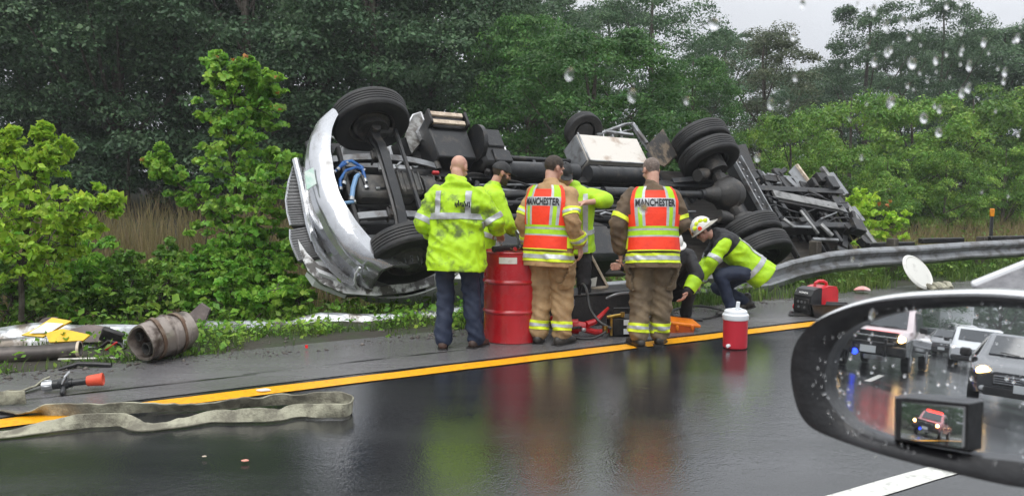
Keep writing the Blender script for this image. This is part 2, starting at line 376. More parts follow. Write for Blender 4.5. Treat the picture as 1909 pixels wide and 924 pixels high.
front_lb = ['dark woodland tree at the left border, behind the yellow green shrub', 'dark woodland tree directly behind the tip of the yellow green shrub', 'dark woodland tree between the yellow green shrub and the young maple', 'dark woodland tree behind the left side of the young maple', 'dark woodland tree directly behind the top of the young maple', 'dark woodland tree directly behind the raised end of the chrome bumper', 'dark woodland tree directly behind the upper front wheel of the truck', 'dark woodland tree directly behind the step box with pale treads', 'dark woodland tree behind the bald man, left of the maples']
for i, (x, y, t) in enumerate(front):
    plant_tree('oak' if i % 2 else 'oak2', x, y, t, front_lb[i], G1, 1.05)
for i, (x, y, t) in enumerate([(-120, 34, -200), (60, 35, -160), (190, 36, -180), (330, 37, -150), (470, 36, -190), (620, 38, -150), (760, 37, -140), (880, 38, -60), (1000, 40, -5)]):
    plant_tree('oak2' if i % 2 else 'ash', x, y, t, 'dark tree in the second row of the woodland, mostly hidden by the front row', G1, 1.2)
for x, y, t, wd, lb in ((1110, 21, 42, 1.12, 'full green maple with rounded crown directly behind the silver toolbox of the truck'),
                        (985, 24, 20, .8, 'green maple half hidden left of the full maple behind the truck'),
                        (1290, 25, 95, .75, 'lower green maple between the full maple and the brownish pine')):
    plant_tree('maple', x, y, t, lb, 'maples behind the truck', wd)
plant_tree('ash', 1215, 33, -45, 'tall open crowned tree with sky through its branches, right of the full maple', None, 1.0)
plant_tree('olive', 1420, 36, 52, 'brownish green pine standing against the grey sky', None, 1.15)
plant_tree('olive', 1030, 42, 0, 'thin topped pine poking out above the maple behind the truck', None, .7)
plant_tree('ash', 1610, 40, 8, 'tall tree on the skyline directly right of the gap of sky', None, .95)
plant_tree('ash', 1745, 41, 2, 'tallest tree on the skyline above the yellow topped marker post', None, .8)
for i, (x, y, t, k) in enumerate([(1860, 43, 45, 'oak'), (1960, 42, 20, 'oak2'), (2080, 46, 0, 'oak'), (1675, 52, 60, 'oak2'), (1500, 55, 130, 'oak'), (1350, 50, 60, 'oak2'), (1130, 52, 10, 'oak'), (1800, 58, 60, 'oak2'), (1560, 50, 120, 'oak')]):
    plant_tree(k, x, y, t, ['dark tree on the skyline above the marker post', 'dark skyline tree cut by the right border', 'dark skyline tree outside the right border', 'far dark tree filling the gap between the two tall skyline trees', 'far low tree right of the brownish pine, under the gap of sky', 'far tree half hidden behind the tall open crowned tree', 'far tree hidden behind the full maple', 'far dark tree right of the tallest skyline tree', 'far low tree at the foot of the gap of sky'][i], 'trees of the far woodland line', 1.25)
for i, (x, y, t, k, wd) in enumerate([(1475, 19, 205, 'bush', .8), (1590, 21, 165, 'bush2', .9), (1700, 22, 175, 'bush', 1.), (1810, 23, 170, 'bush2', .95), (1900, 24, 150, 'bush', 1.), (1400, 23, 225, 'bush2', .8), (1560, 18, 265, 'bush2', .75), (1650, 18.5, 290, 'bush', .7), (1760, 20, 270, 'bush2', .75), (1870, 21, 265, 'bush', .8), (1990, 23, 170, 'bush2', 1.)]):
    plant_tree(k, x, y * 1.32, t, ['tall bush directly right of the rear dual wheels', 'tall bush behind the tail posts of the wreck', 'tall bush in the middle of the thicket, behind the round lid', 'tall bush of the thicket left of the marker post', 'tall bush directly behind the marker post', 'bush half hidden behind the rear dual wheels', 'low bush in front, just above the tail posts', 'low bush in front, just right of the tail posts', 'low bush in front, above the round lid', 'low bush in front, right beside the marker post', 'bush outside the right border'][i], 'bushes of the thicket beyond the guardrail', wd)
# behind the car, seen in its mirror, and closing the far side of the road
for i in range(15):
    u = -42 - (i % 5) * 11 - random.random() * 5; v = 13 + (i % 3) * 6 + random.random() * 3
    plant_tree(('oak', 'ash', 'oak2')[i % 3], 0, 0, 0, 'dark tree beside the road behind the car, seen in its mirror', 'trees seen in the mirror', 1.1, pos=rw(u, v), h=8 + random.random() * 3)
for i in range(9):
    plant_tree(('oak', 'ash', 'oak2')[i % 3], 0, 0, 0, 'dark tree beside the road behind the car, seen in its mirror', 'trees seen in the mirror', 1.1, pos=rw(-150 + i * 7 , -14 - (i % 3) * 5), h=9 + random.random() * 3)

# -- near saplings and shrubs, each with its own shape
def near_plant(name, label, cat, base, stems, lm, per, ls, lobed, tips=None, thick=.022):
    """stems: list of polylines in local metres with blob radius; leaves in sprays round every point"""
    t = thing(name, label, cat, base)
    mb = MB(); bl = []
    for st in stems:
        pts = [Vector(p[:3]) for p in st]; dense = []
        for a, b in zip(pts, pts[1:]):
            for k in range(5): dense.append(a.lerp(b, k / 5) + Vector(noise.noise_vector(a * 3 + Vector((k, 0, 0)))) * .03)
        dense.append(pts[-1]); n = len(dense)
        mb.tube(dense, [thick * (1 - .8 * i / n) * st[0][3] for i in range(n)], 6)
        for p in st[1:]:
            if len(p) > 4 or p[3] > .02: bl.append(((p[0], p[1], p[2]), (p[3], p[3], p[3] * .8)))
        for a, b in zip(st[1:], st[2:]):
            q = [(i + j) / 2 for i, j in zip(a[:4], b[:4])]; bl.append((tuple(q[:3]), (q[3], q[3], q[3] * .8)))
    big = []
    for c, r in bl:                                  # sprays: break every clump into smaller uneven ones
        for k in range(11):
            d = Vector((random.gauss(0, 1), random.gauss(0, 1), random.gauss(0, .8))).normalized() * r[0] * random.uniform(.25, 1.35)
            q = r[0] * random.uniform(.14, .38); big.append(((c[0] + d.x, c[1] + d.y, c[2] + d.z), (q * 1.25, q * 1.25, q * .8)))
            mb.tube([Vector(c), Vector(c) + d * .5 + Vector((0, 0, .02)), Vector(c) + d], [.006, .005, .003], 4)
    c, n = blobs_leaves(big, per, .35, .15)
    mb.build('trunk', m_bark, t, fix=False); link('crown', leaves('crown', c, n, ls, lm, 'lobed' if lobed else 'oval', .7, .75), t)
    if tips:
        c, n = blobs_leaves([(p, .05) for p in tips], 7, .4, .2); tag(link('shoot', leaves('shoot', c, n, ls * .6, lm_r, 'oval', 0, .6), t), kind='stuff')
    return t
def L(base, px, y, Y):                                # pixel at depth -> plant-local
    return tuple(atY(px, y, Y) - Vector(base))
def stem(base, Y, pts, fat=1.0):
    out = []
    for i, (x, y, r, *dy) in enumerate(pts):
        q = L(base, x, y, Y + (dy[0] if dy else 0)); out.append((*q, fat if i == 0 else r))
    return out
b = atY(440, 575, 10.6)
near_plant('maple_sapling', 'young maple with lobed leaves and red shoot tips, left of the chrome bumper', 'sapling', b, [
    stem(b, 10.6, [(440, 575, 0), (438, 480, .42), (436, 400, .40), (438, 330, .38), (425, 260, .30), (425, 190, .34), (418, 150, .27), (405, 120, .14)], 1.6),
    stem(b, 10.6, [(438, 470, 0), (480, 420, .40, -.3), (505, 350, .38, -.3), (520, 290, .26)], 1),
    stem(b, 10.6, [(430, 300, 0), (470, 230, .32, .2), (490, 180, .26, .2), (505, 160, .14)], .8),
    stem(b, 10.6, [(436, 430, 0), (390, 390, .28), (345, 355, .20), (305, 320, .14), (278, 300, .09)], .8),
    stem(b, 10.6, [(340, 350, 0), (305, 310, .12), (298, 275, .07)], .5),
    stem(b, 10.6, [(438, 520, 0), (380, 480, .34, -.5), (470, 500, .42, -.5), (520, 470, .36, -.4), (545, 440, .22)], 1),
    stem(b, 10.6, [(430, 200, 0), (450, 150, .2), (462, 118, .1)], .5)],
    lm_s, 34, .068, True, [L(b, x, y, 10.5) for x, y in ((405, 108), (436, 112), (460, 108), (515, 145), (518, 175), (512, 200), (525, 205), (265, 300), (395, 230), (438, 260))])
b = atY(60, 590, 8.3)
near_plant('shrub', 'bright yellow green shrub with drooping sprays at the far left of the verge', 'shrub', b, [
    stem(b, 8.3, [(40, 600, 0), (40, 520, .34), (50, 440, .36), (60, 370, .30), (70, 300, .22), (80, 260, .09), (82, 235, .05)], 1.4),
    stem(b, 8.3, [(45, 470, 0), (110, 420, .28, -.3), (165, 385, .20, -.3), (215, 378, .10, -.3)], .8),
    stem(b, 8.3, [(50, 400, 0), (10, 350, .28, .2), (-30, 320, .3, .2), (-40, 280, .2)], .8),
    stem(b, 8.3, [(55, 340, 0), (95, 300, .15), (125, 268, .06)], .5),
    stem(b, 8.3, [(45, 500, 0), (-10, 450, .34, -.2), (-60, 420, .34, -.2)], .8),
    stem(b, 8.3, [(45, 350, 0), (20, 300, .16, .1), (5, 270, .14), (25, 245, .05)], .5),
    stem(b, 8.3, [(45, 520, 0), (90, 470, .28, -.1), (140, 440, .2)], .8)],
    lm_y, 38, .068, False)
b = atY(60, 600, 9.6)
near_plant('shrub', 'deep green shrub low behind the yellow green one at the left', 'shrub', b, [
    stem(b, 9.6, [(60, 610, 0), (60, 540, .5), (110, 500, .45), (160, 480, .34)], 1.2),
    stem(b, 9.6, [(60, 600, 0), (0, 540, .45), (-40, 500, .5)], 1), stem(b, 9.6, [(70, 600, 0), (160, 550, .42), (215, 525, .35)], 1)], lm_s, 55, .062, False)
for i, (x, y, Y, r, lb) in enumerate([(310, 535, 10.2, .42, 'loose light green shrub left of the young maple'), (375, 530, 9.9, .46, 'low green shrub at the foot of the young maple'), (500, 545, 9.9, .34, 'low green shrub in front of the chrome bumper'), (240, 545, 9.4, .36, 'small green shrub above the crushed muffler'), (160, 555, 10.2, .42, 'green shrub between the yellow green shrub and the muffler'), (20, 560, 9.0, .42, 'low shrub behind the yellow panel at the left'), (440, 560, 9.6, .34, 'low shrub beneath the young maple, nearest the shoulder')]):
    b = atY(x, y + 70, Y)
    near_plant('shrub', lb, 'shrub', b, [stem(b, Y, [(x, y + 75, 0), (x - 5, y + 20, r), (x + 8, y - 25, r * .8), (x, y - 60, r * .4)], .9),
        stem(b, Y, [(x, y + 70, 0), (x + 55, y + 15, r * .8, -.2), (x + 75, y - 20, r * .5, -.2)], .7), stem(b, Y, [(x, y + 70, 0), (x - 55, y + 20, r * .8, .1), (x - 80, y - 5, r * .5, .1)], .7)],
        (lm_b, lm_s, lm_s, lm_b, lm_s, lm_b, lm_s)[i], 52, .06, i % 2 == 0)
b = atY(1585, 470, 17.5)
near_plant('shrub', 'yellowish shrub with reddish shoots right behind the tail of the wreck', 'shrub', b, [
    stem(b, 17.5, [(1600, 470, 0), (1600, 420, .35), (1610, 390, .3), (1600, 370, .15)], 1), stem(b, 17.5, [(1600, 460, 0), (1650, 430, .35), (1670, 405, .2)], .8)], lm_y, 26, .11, False,
    [L(b, x, y, 17.3) for x, y in ((1640, 380), (1655, 385), (1660, 375))])

# -- grass, weeds
def blades(name, m, pts, h, wd, lean=.35):
    n = len(pts); hh = (h * rng.uniform(.45, 1.25, n))[:, None]; a = rng.uniform(0, 2 * np.pi, n); ln = rng.normal(0, lean, (n, 2))
    sd = np.stack([np.cos(a), np.sin(a), np.zeros(n)], 1) * wd * rng.uniform(.6, 1.3, n)[:, None]
    tip = pts + np.stack([ln[:, 0], ln[:, 1], np.ones(n)], 1) * hh; mid = pts + np.stack([ln[:, 0] * .3, ln[:, 1] * .3, np.full(n, .55)], 1) * hh
    vv = np.stack([pts - sd, pts + sd, mid + sd * .7, mid - sd * .7, tip], 1); f = np.array([(0, 1, 2), (0, 2, 3), (3, 2, 4)])
    ff = (np.arange(n)[:, None, None] * 5 + f[None]).reshape(-1, 3)
    o = link(name, npmesh(name, vv.reshape(-1, 3), ff, m)); return tag(o, kind='stuff')
def scatter(n, u0, u1, v0, v1, clump=0.):
    u = rng.uniform(u0, u1, n * 2); v = rng.uniform(v0, v1, n * 2)
    if clump:
        k = np.sin(u * 2.1 + 1.3 * np.sin(v * 3.7)) + np.sin(v * 5.3 + u * .7) + .6 * np.sin(u * 7.3 - v * 4.1); keep = k + rng.uniform(-1.2, 1.2, n * 2) > clump - 1; u, v = u[keep], v[keep]
    ok = ~((v > 8.45) & (v < 9.3) & (u > -1.6) & (u < 5.2) & (rng.uniform(0, 1, len(v)) < .88)); u, v = u[ok], v[ok]
    u, v = u[:n], v[:n]; z = hz(u, v)
    return np.stack([D.x * u + V.x * v, D.y * u + V.y * v, z], 1)
m_gr = leafmat('verge_grass', (.035, .075, .015), (.16, .22, .05), (.08, .14, .03), 1.4)
m_tan = leafmat('dry_tall_grass', (.16, .115, .06), (.30, .235, .13), (.22, .19, .08), .9)
m_tang = leafmat('mixed_tall_grass', (.07, .10, .03), (.26, .22, .11), (.14, .15, .06), .9)
blades('verge_grass', m_gr, scatter(15000, -7, 5, 7.55, 9.3, 1.1), .10, .005)
blades('verge_grass', m_gr, scatter(15000, 6.5, 22, 7.5, 9.2, .7), .22, .006)
blades('bank_grass', m_gr, scatter(16000, -9, 9, 9.3, 13.5, .6), .34, .008)
blades('tall_dry_grass', m_tan, scatter(20000, -10, 12, 12.6, 20, .3), 1.15, .008, .16)
blades('tall_dry_grass', m_tan, scatter(20000, 11, 36, 10.5, 15.5, .5), .8, .009, .18)
blades('bank_grass', m_tang, scatter(14000, 9, 30, 9.0, 13, .4), .5, .008, .25)
# grit and mud crumbs along the broken edge of the shoulder
pts = scatter(2600, -6, 9, 7.25, 8.1, .4); pts[:, 2] = np.maximum(pts[:, 2], .006); n = len(pts); sz = np.clip(rng.lognormal(-4.7, .5, n), .004, .035)[:, None]
oc = np.array([(1, 0, 0), (0, 1, 0), (-1, 0, 0), (0, -1, 0), (0, 0, .7), (0, 0, -.3)]); vv = pts[:, None] + oc[None] * (sz * rng.uniform(.6, 1.3, (n, 3)))[:, None]
of = np.array([(0, 1, 4), (1, 2, 4), (2, 3, 4), (3, 0, 4), (1, 0, 5), (2, 1, 5), (3, 2, 5), (0, 3, 5)])
tag(link('grit', npmesh('grit', vv.reshape(-1, 3), (np.arange(n)[:, None, None] * 6 + of[None]).reshape(-1, 3), mat('grit', (.05, .042, .034), .6, col2=(.16, .14, .12), scale=3))), kind='stuff')
def weeds(name, m, n, u0, u1, v0, v1, size, hmax, clump):
    p = scatter(n, u0, u1, v0, v1, clump); p[:, 2] += rng.uniform(.0, 1, len(p)) ** 1.6 * hmax; q = np.tile([0, 0, 1.0], (len(p), 1))
    return tag(link(name, leaves(name, p, q, size, m, 'oval', .2, .7)), kind='stuff')
weeds('verge_weeds', lm_s, 9000, -7, 4.2, 7.6, 9.0, .06, .16, 1.3)
weeds('verge_weeds', lm_b, 5000, 6.5, 18, 7.7, 9.2, .07, .22, 1.2)
weeds('bank_weeds', lm_s, 12000, -9, 4.5, 8.9, 12.5, .085, .5, .8)
weeds('bank_weeds', lm_b, 6000, 8, 26, 11, 15, .1, .7, 1.2)
# ================================================================ THE OVERTURNED TRUCK (built upright: x forward, y left, z up; then laid on its side)
m_blk = mat('underbody_black', (.012, .012, .013), .38, col2=(.035, .032, .03), scale=5, bump=.25, bscale=30, rough2=.6)
m_blk2 = mat('chassis_paint', (.020, .021, .023), .3, col2=(.075, .066, .056), scale=7, lo=.5, hi=.75, bump=.15, bscale=40, rough2=.55)
m_rub = mat('tyre_rubber', (.014, .014, .015), .5, col2=(.035, .034, .033), scale=4, bump=.2, bscale=50, rough2=.7)
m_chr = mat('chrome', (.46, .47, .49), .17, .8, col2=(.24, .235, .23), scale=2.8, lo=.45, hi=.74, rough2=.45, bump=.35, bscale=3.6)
m_whp = mat('white_truck_paint', (.72, .73, .74), .22, col2=(.42, .40, .38), scale=3, lo=.5, hi=.72, coat=.6)
m_gry = mat('grey_steel', (.23, .24, .25), .35, .4, col2=(.10, .09, .085), scale=5, lo=.45, hi=.7, bump=.15, bscale=30)
m_sil = mat('silver_box_paint', (.66, .62, .56), .34, .15, col2=(.42, .33, .26), scale=3, lo=.55, hi=.75)
m_trd = mat('step_tread', (.62, .52, .40), .5, col2=(.40, .32, .24), scale=12)
m_iron = mat('cast_iron', (.035, .034, .033), .5, col2=(.09, .075, .06), scale=6, lo=.5, hi=.75, bump=.4, bscale=30)
m_alu = mat('dull_aluminium', (.42, .43, .44), .38, .8, col2=(.2, .2, .2), scale=6)
m_blue = mat('blue_hose', (.02, .09, .30), .35, col2=(.04, .16, .42), scale=12)
m_lblue = mat('pale_blue_hose', (.18, .32, .52), .4)
m_dirt = mat('muddy_rubber', (.03, .028, .026), .55, col2=(.17, .13, .09), scale=5, lo=.45, hi=.62, bump=.3, bscale=30)
m_red = mat('red_paint', (.45, .012, .015), .28, col2=(.25, .01, .012), scale=5, lo=.5, hi=.8, coat=.3)
TM = Euler((R_(127.96), R_(-1.91), R_(211.65)), 'XYZ').to_matrix(); TO = Vector((-1.306, 9.593, 1.846)); TMI = TM.transposed()
def T(px, py, z):                                     # photograph pixel at truck height z -> truck coordinates
    o = TMI @ (CAM - TO); r = TMI @ ray(px, py); return o + r * ((z - o.z) / r.z)
truck = thing('overturned_truck', 'wrecked heavy truck lying on its side with chrome bumper and black underside towards the road', 'truck', TO)
truck.rotation_euler = (R_(127.96), R_(-1.91), R_(211.65))
def part(name, mb, m, par=None, **k): return mb.build(name, m, par or truck, **k)
# frame
for s in (1, -1):
    mb = MB(); mb.box((-4.4, s * .42, .86), (10.0, .07, .24)); mb.box((-4.4, s * .385, .975), (10.0, .10, .02), bev=.002); mb.box((-4.4, s * .385, .745), (10.0, .10, .02), bev=.002)
    for i in range(34): mb.cyl((.3 - i * .29, s * .46, .80 + .06 * (i % 2)), (.3 - i * .29, s * .475, .80 + .06 * (i % 2)), .014, n=6)
    part('frame_rail', mb, m_blk2)
for x in (.62, -1.0, -2.1, -2.9, -3.7, -4.6, -5.2, -6.5, -7.3):
    mb = MB(); mb.box((x, 0, .86), (.09, .76, .16)); part('crossmember', mb, m_blk2)
# chrome bumper
by = [(-1.27, .46), (-1.16, .60), (-.95, .74), (-.7, .83), (-.35, .90), (0, .93), (.35, .90), (.7, .82), (.95, .70), (1.12, .58), (1.22, .48)]
rings = []
for i in range(41):
    y = lerp(-1.27, 1.22, i / 40); x = pw(by, y)[0]; k = max(0, -y - .45); wv = .02 * noise.noise(Vector((y * 3, 1, 2))) + .03 * max(0, noise.noise(Vector((y * 2.2, 5, 2)))) * (y < -.2)
    lip = .20 + .16 * min(1, k); e = (abs(y) / 1.27) ** 4 * .06
    sec = [(0, .90), (.015, .74), (.03, .66), (.0, .60), (.02, .52), (-.03, .44), (-.12, .385), (-lip, .36 + .05 * k), (-lip - .01, .40 + .05 * k), (-.13, .42), (-.06, .47), (-.025, .54), (-.03, .88)]
    rings.append([Vector((x + a - e + wv, y, z + wv * .5)) for a, z in sec])
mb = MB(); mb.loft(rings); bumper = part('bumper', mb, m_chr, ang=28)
mb = MB(); mb.loft([[T(566 + a, 325 + b_, .50) + Vector((0, 0, d)) for a, b_ in ((0, 0), (16, -8), (22, 22), (4, 34))] for d in (-.05, -.03)]); part('licence_plate', mb, mat('plate_green', (.35, .52, .44), .35, col2=(.55, .62, .58), scale=9))
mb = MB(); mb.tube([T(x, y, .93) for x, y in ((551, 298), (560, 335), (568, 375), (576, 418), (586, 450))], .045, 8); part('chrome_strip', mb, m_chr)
# bumper backing and mounts
mb = MB(); mb.box((.50, .0, .66), (.06, 1.2, .22)); mb.box((.58, .42, .75), (.35, .1, .16)); mb.box((.58, -.42, .75), (.35, .1, .16)); part('bumper_mount', mb, m_blk)
mb = MB(); mb.prism([T(600, 330, .6), T(612, 325, .6), T(622, 385, .6), T(612, 395, .6)], (0, 0, .05)); part('skid_plate', mb, m_gry)
# nose, grille, cab (mostly hidden behind the chassis)
mb = MB(); R8 = []
for x, w_, z0, z1 in ((.80, .50, 1.15, 1.45), (.74, .70, 1.10, 1.55), (.5, .86, 1.05, 1.66), (.2, 1.08, .95, 1.75), (-.65, 1.14, .95, 1.86)):
    R8.append([Vector((x, sy * w_ * a, lerp(z0, z1, b_))) for sy, a, b_ in ((-1, .9, 0), (-1, 1, .15), (-1, 1, .7), (-1, .75, .97), (1, .0, 1.02), (1, .75, .97), (1, 1, .7), (1, 1, .15), (1, .9, 0))])
mb.loft(R8); part('hood', mb, m_whp, ang=50)
mb = MB(); mb.prism([T(x, y, 1.06) for x, y in ((552, 316), (604, 322), (616, 440), (570, 480), (549, 440), (542, 396))], (-.02, 0, .06)); part('grille_backing', mb, m_blk)
for lft, rgt, nsl in (([(547, 310), (538, 340), (533, 373), (536, 398), (542, 420)], [(590, 312), (594, 340), (598, 370), (600, 395), (602, 418)], 20), ([(541, 428), (541, 445), (546, 462), (551, 474), (557, 486)], [(600, 418), (604, 436), (606, 450), (606, 462), (600, 478)], 14)):
    lf = [T(x, y, 1.0) for x, y in lft]; rg_ = [T(x, y, 1.0) for x, y in rgt]; q = lf + rg_[::-1]; mb = MB(); mb.prism(q, (-.03, 0, .05)); gp = part('grille', mb, mat('grille_grey', (.17, .17, .17), .4, .3, col2=(.11, .11, .11), scale=5, bump=.5, bscale=120))
    mb = MB(); mb.tube(lf, .014, 6); part('grille_surround', mb, m_chr, gp)
    for k in range(nsl):
        t = (k + .5) / nsl; a_ = T(*pw([(i / 4, *p) for i, p in enumerate(lft)], t), 1.0); b_ = T(*pw([(i / 4, *p) for i, p in enumerate(rgt)], t), 1.0); up_ = Vector((.0, 0, -.014)); mb = MB(); mb.bar(a_ + up_, b_ + up_, .010, .006, bev=0); part('slat', mb, mat('grille_slat', (.26, .26, .26), .35, .4), gp)
mb = MB(); mb.loft([[Vector((x, y, z)) for x, y, z in r] for r in (
    [(-.65, -1.12, .95), (-.65, 1.12, .95), (-.62, 1.12, 1.85), (-.62, -1.12, 1.85)], [(-1.25, -1.15, .95), (-1.25, 1.15, .95), (-1.1, 1.08, 2.62), (-1.1, -1.08, 2.62)],
    [(-2.3, -1.15, .95), (-2.3, 1.15, .95), (-2.3, 1.08, 2.62), (-2.3, -1.08, 2.62)])]); cabp = part('cab', mb, m_whp)
mb = MB(); mb.box((-1.5, 0, .97), (1.7, 2.1, .06)); part('cab_floor', mb, m_blk)
# fenders: black liner arch, white lip
for s in (1, -1):
    mb = MB(); mb.lathe([(.60, 0), (.60, .30), (.63, .30), (.63, 0), (.60, 0)], (0, s * .70, .54), (0, s, 0), 20, R_(20), R_(160))
    part('fender_liner', mb, m_blk)
    mb = MB(); mb.tube([(.66 * math.cos(a), s * 1.235, .55 + .62 * math.sin(a)) for a in [R_(x) for x in range(-8, 189, 12)]] if s < 0 else [T(x, y, 1.0) for x, y in ((594, 231), (603, 243), (616, 254), (640, 267), (664, 272), (695, 274))], .014, 6)
    part('fender_lip', mb, m_whp)
    if s > 0: continue
    mb = MB(); mb.prism([(.62, s * 1.0, .98), (.62, s * 1.22, .86), (.95, s * 1.0, .92), (.98, s * .8, 1.0), (.7, s * .75, 1.06)], (0, 0, .3)); part('headlamp_bezel', mb, m_whp)
mb = MB(); mb.prism([T(752, 262, .85), T(768, 215, .85), T(786, 208, .85), T(798, 232, .85), T(782, 268, .85), T(768, 285, .85)], (-.02, 0, .06)); sp_ = part('splash_panel', mb, mat('grimy_grey', (.28, .28, .27), .45, col2=(.10, .09, .08), scale=6, lo=.42, hi=.6))
mb = MB(); mb.tube([T(x, y, .82) for x, y in ((762, 228), (770, 214), (784, 209), (790, 224))], .011, 6); part('splash_panel_edge', mb, m_whp, sp_)
mb = MB(); mb.prism([T(775, 245, .78), T(784, 232, .78), T(792, 252, .78), T(784, 262, .78)], (0, 0, .03)); part('splash_panel_bracket', mb, m_alu, sp_)
# lower front body edge: crumpled white fender curving under the lower wheel
q = [(560, 478, 1.0), (575, 505, 1.0), (600, 528, .98), (640, 546, .95), (700, 551, .95), (760, 546, 1.0), (812, 531, 1.0)]
mb = MB(); mb.loft([[T(x, y, z) + Vector(o) for o in ((0, 0, 0), (0, .11 + .12 * (x < 660), -.04), (-.02, .15 + .12 * (x < 660), .02), (-.02, .04, .10))] for x, y, z in q]); part('lower_fender', mb, mat('crumpled_fender', (.6, .6, .6), .3, col2=(.05, .045, .04), scale=4, lo=.45, hi=.56, bump=.5, bscale=9), jit=.02)
q = [T(x, y, .80) for x, y in ((578, 440), (590, 470), (612, 500), (640, 525), (660, 533))]
mb = MB(); mb.loft([[p + Vector((0, .0, 0)), p + Vector((-.04, .10, .02)), p + Vector((-.10, .14, .10)), p + Vector((-.06, 0, .10))] for p in q]); part('headlamp_surround', mb, m_chr, jit=.02)
mb = MB()
for x, y, r in ((640, 440, .07), (668, 425, .08), (655, 460, .06), (690, 415, .06), (648, 418, .05)): mb.ell(T(x, y, .82), (r, r * 1.3, r * .6), n=10, m=7)
part('crushed_liner', mb, mat('pale_plastic', (.17, .17, .17), .5, col2=(.03, .03, .03), scale=6), jit=.04)
mb = MB(); mb.box((.1, -.95, 1.16), (1.1, .5, .04)); part('inner_wing', mb, m_blk)
mb = MB(); mb.box((.1, .95, 1.19), (1.1, .5, .04)); part('inner_wing', mb, m_blk)

# axle, springs, rods, engine
mb = MB(); yy = [-.86, -.7, -.55, -.3, 0, .3, .55, .7, .86]; zz = [.5, .5, .44, .42, .42, .42, .44, .5, .5]
mb.loft([[Vector((a, y, z + b_)) for a, b_ in ((-.055, -.06), (.055, -.06), (.055, -.03), (.03, -.02), (.03, .03), (.055, .045), (.055, .07), (-.055, .07), (-.055, .045), (-.03, .03), (-.03, -.02), (-.055, -.03))] for y, z in zip(yy, zz)]); part('front_axle', mb, m_blk2)
for s in (1, -1):
    mb = MB(); mb.cyl((0, s * .82, .38), (0, s * .82, .66), .06, n=12); mb.box((-.12, s * .84, .5), (.3, .1, .09)); mb.cyl((0, s * .84, .5), (0, s * .90, .5), .20, n=20); part('steering_knuckle', mb, m_iron)
mb = MB(); mb.tube([(-.28, .84, .44), (-.27, .3, .40), (-.27, -.3, .40), (-.28, -.84, .44)], .027, 8); part('tie_rod', mb, m_blk2)
for s in (1, -1):
    for k, (x0, x1) in enumerate(((.68, -.82), (.52, -.66), (.34, -.48))):
        mb = MB(); n = 12
        mb.loft([[Vector((x, s * .44 + a, .565 + .035 * k * .8 + b_ - .0 + .12 * abs((x + .07) / .75) ** 2 - .05)) for a, b_ in ((-.045, 0), (.045, 0), (.045, .022), (-.045, .022))] for x in [lerp(x0, x1, i / n) for i in range(n + 1)]])
        part('leaf_spring', mb, m_gry if k == 0 else m_blk2)
    for x in (.70, -.86): mb = MB(); mb.cyl((x, s * .38, .66), (x, s * .50, .66), .05, n=12); mb.box((x, s * .44, .76), (.12, .12, .2)); part('spring_hanger', mb, m_iron)
    mb = MB(); mb.box((0, s * .44, .50), (.24, .14, .05)); [mb.cyl((a, s * .44 + c_, .45), (a, s * .44 + c_, .62), .014, n=8) for a in (-.09, .09) for c_ in (-.055, .055)]; part('spring_clamp', mb, m_iron)
    mb = MB(); mb.cyl((-.12, s * .56, .52), (-.35, s * .52, 1.0), .035, n=10); mb.cyl((-.2, s * .55, .68), (-.35, s * .52, 1.0), .045, n=10); part('shock_absorber', mb, m_alu if s > 0 else m_blk2)
mb = MB(); mb.box((.0, .03, .66), (.78, .36, .22), bev=.05); mb.box((-.30, .03, .56), (.34, .34, .16), bev=.05)
for k in range(5): mb.box((-.15 - .07 * k, .03, .475), (.02, .30, .03), bev=.005)
part('oil_pan', mb, mat('oil_pan_grey', (.06, .06, .058), .42, col2=(.12, .11, .10), scale=6, bump=.3, bscale=25))
mb = MB(); mb.box((-.05, .03, .92), (1.0, .46, .36), bev=.05); mb.cyl((.42, .03, .80), (.50, .03, .80), .14, n=18); mb.cyl((.46, -.2, .72), (.52, -.2, .72), .08, n=14); part('engine_block', mb, m_blk)
mb = MB(); mb.loft([[Vector((x, .03 + r * math.cos(a), .76 + r * math.sin(a))) for a in [2 * math.pi * i / 14 for i in range(14)]] for x, r in ((-.5, .26), (-.68, .25), (-.72, .19), (-1.1, .17), (-1.2, .13), (-1.4, .10))]); part('gearbox', mb, m_iron)
for k in range(16): mb = MB(); mb.box((-.62 - (k % 8) * .09, .03 + (.16 if k > 7 else -.16), .66), (.025, .06, .16), bev=.004); part('gearbox_fin', mb, m_iron)
for pts, r, m in (([(628, 318), (640, 303), (655, 300), (675, 312), (682, 340)], .022, m_blue), ([(635, 355), (634, 335), (645, 318), (665, 312), (680, 318)], .020, m_blue), ([(622, 322), (632, 312), (648, 303)], .018, m_blue),
                  ([(655, 375), (658, 350), (664, 330), (670, 325)], .030, m_lblue), ([(630, 380), (645, 378), (662, 376)], .022, m_lblue), ([(640, 345), (645, 325), (660, 318), (676, 330), (684, 352)], .025, m_blk2), ([(790, 385), (770, 360), (735, 350), (700, 352)], .02, m_blk2)):
    mb = MB(); P_ = [T(x, y, .55) for x, y in pts]; mb.tube(P_, r, 8); hp = part('coolant_hose', mb, m)
    for a, b in ((P_[0], P_[0].lerp(P_[1], .25)), (P_[-1], P_[-1].lerp(P_[-2], .2))): mb = MB(); mb.cyl(a, b, r * 1.35, n=10); part('hose_fitting', mb, m_alu, hp)
mb = MB(); mb.tube([T(x, y, .5) for x, y in ((710, 318), (708, 305), (716, 298))], .03, 8); mb.bar(T(738, 310, .55), T(752, 298, .55), .03, .03); part('bracket', mb, m_alu)
mb = MB(); c_ = T(772, 306, .62); mb.tube([c_ + Vector((.05 * math.cos(a), .05 * math.sin(a), 0)) for a in [i * math.pi / 5 for i in range(10)]], .014, 6, closed=True); mb.ell(c_, .025, n=8, m=6); part('valve', mb, m_alu)
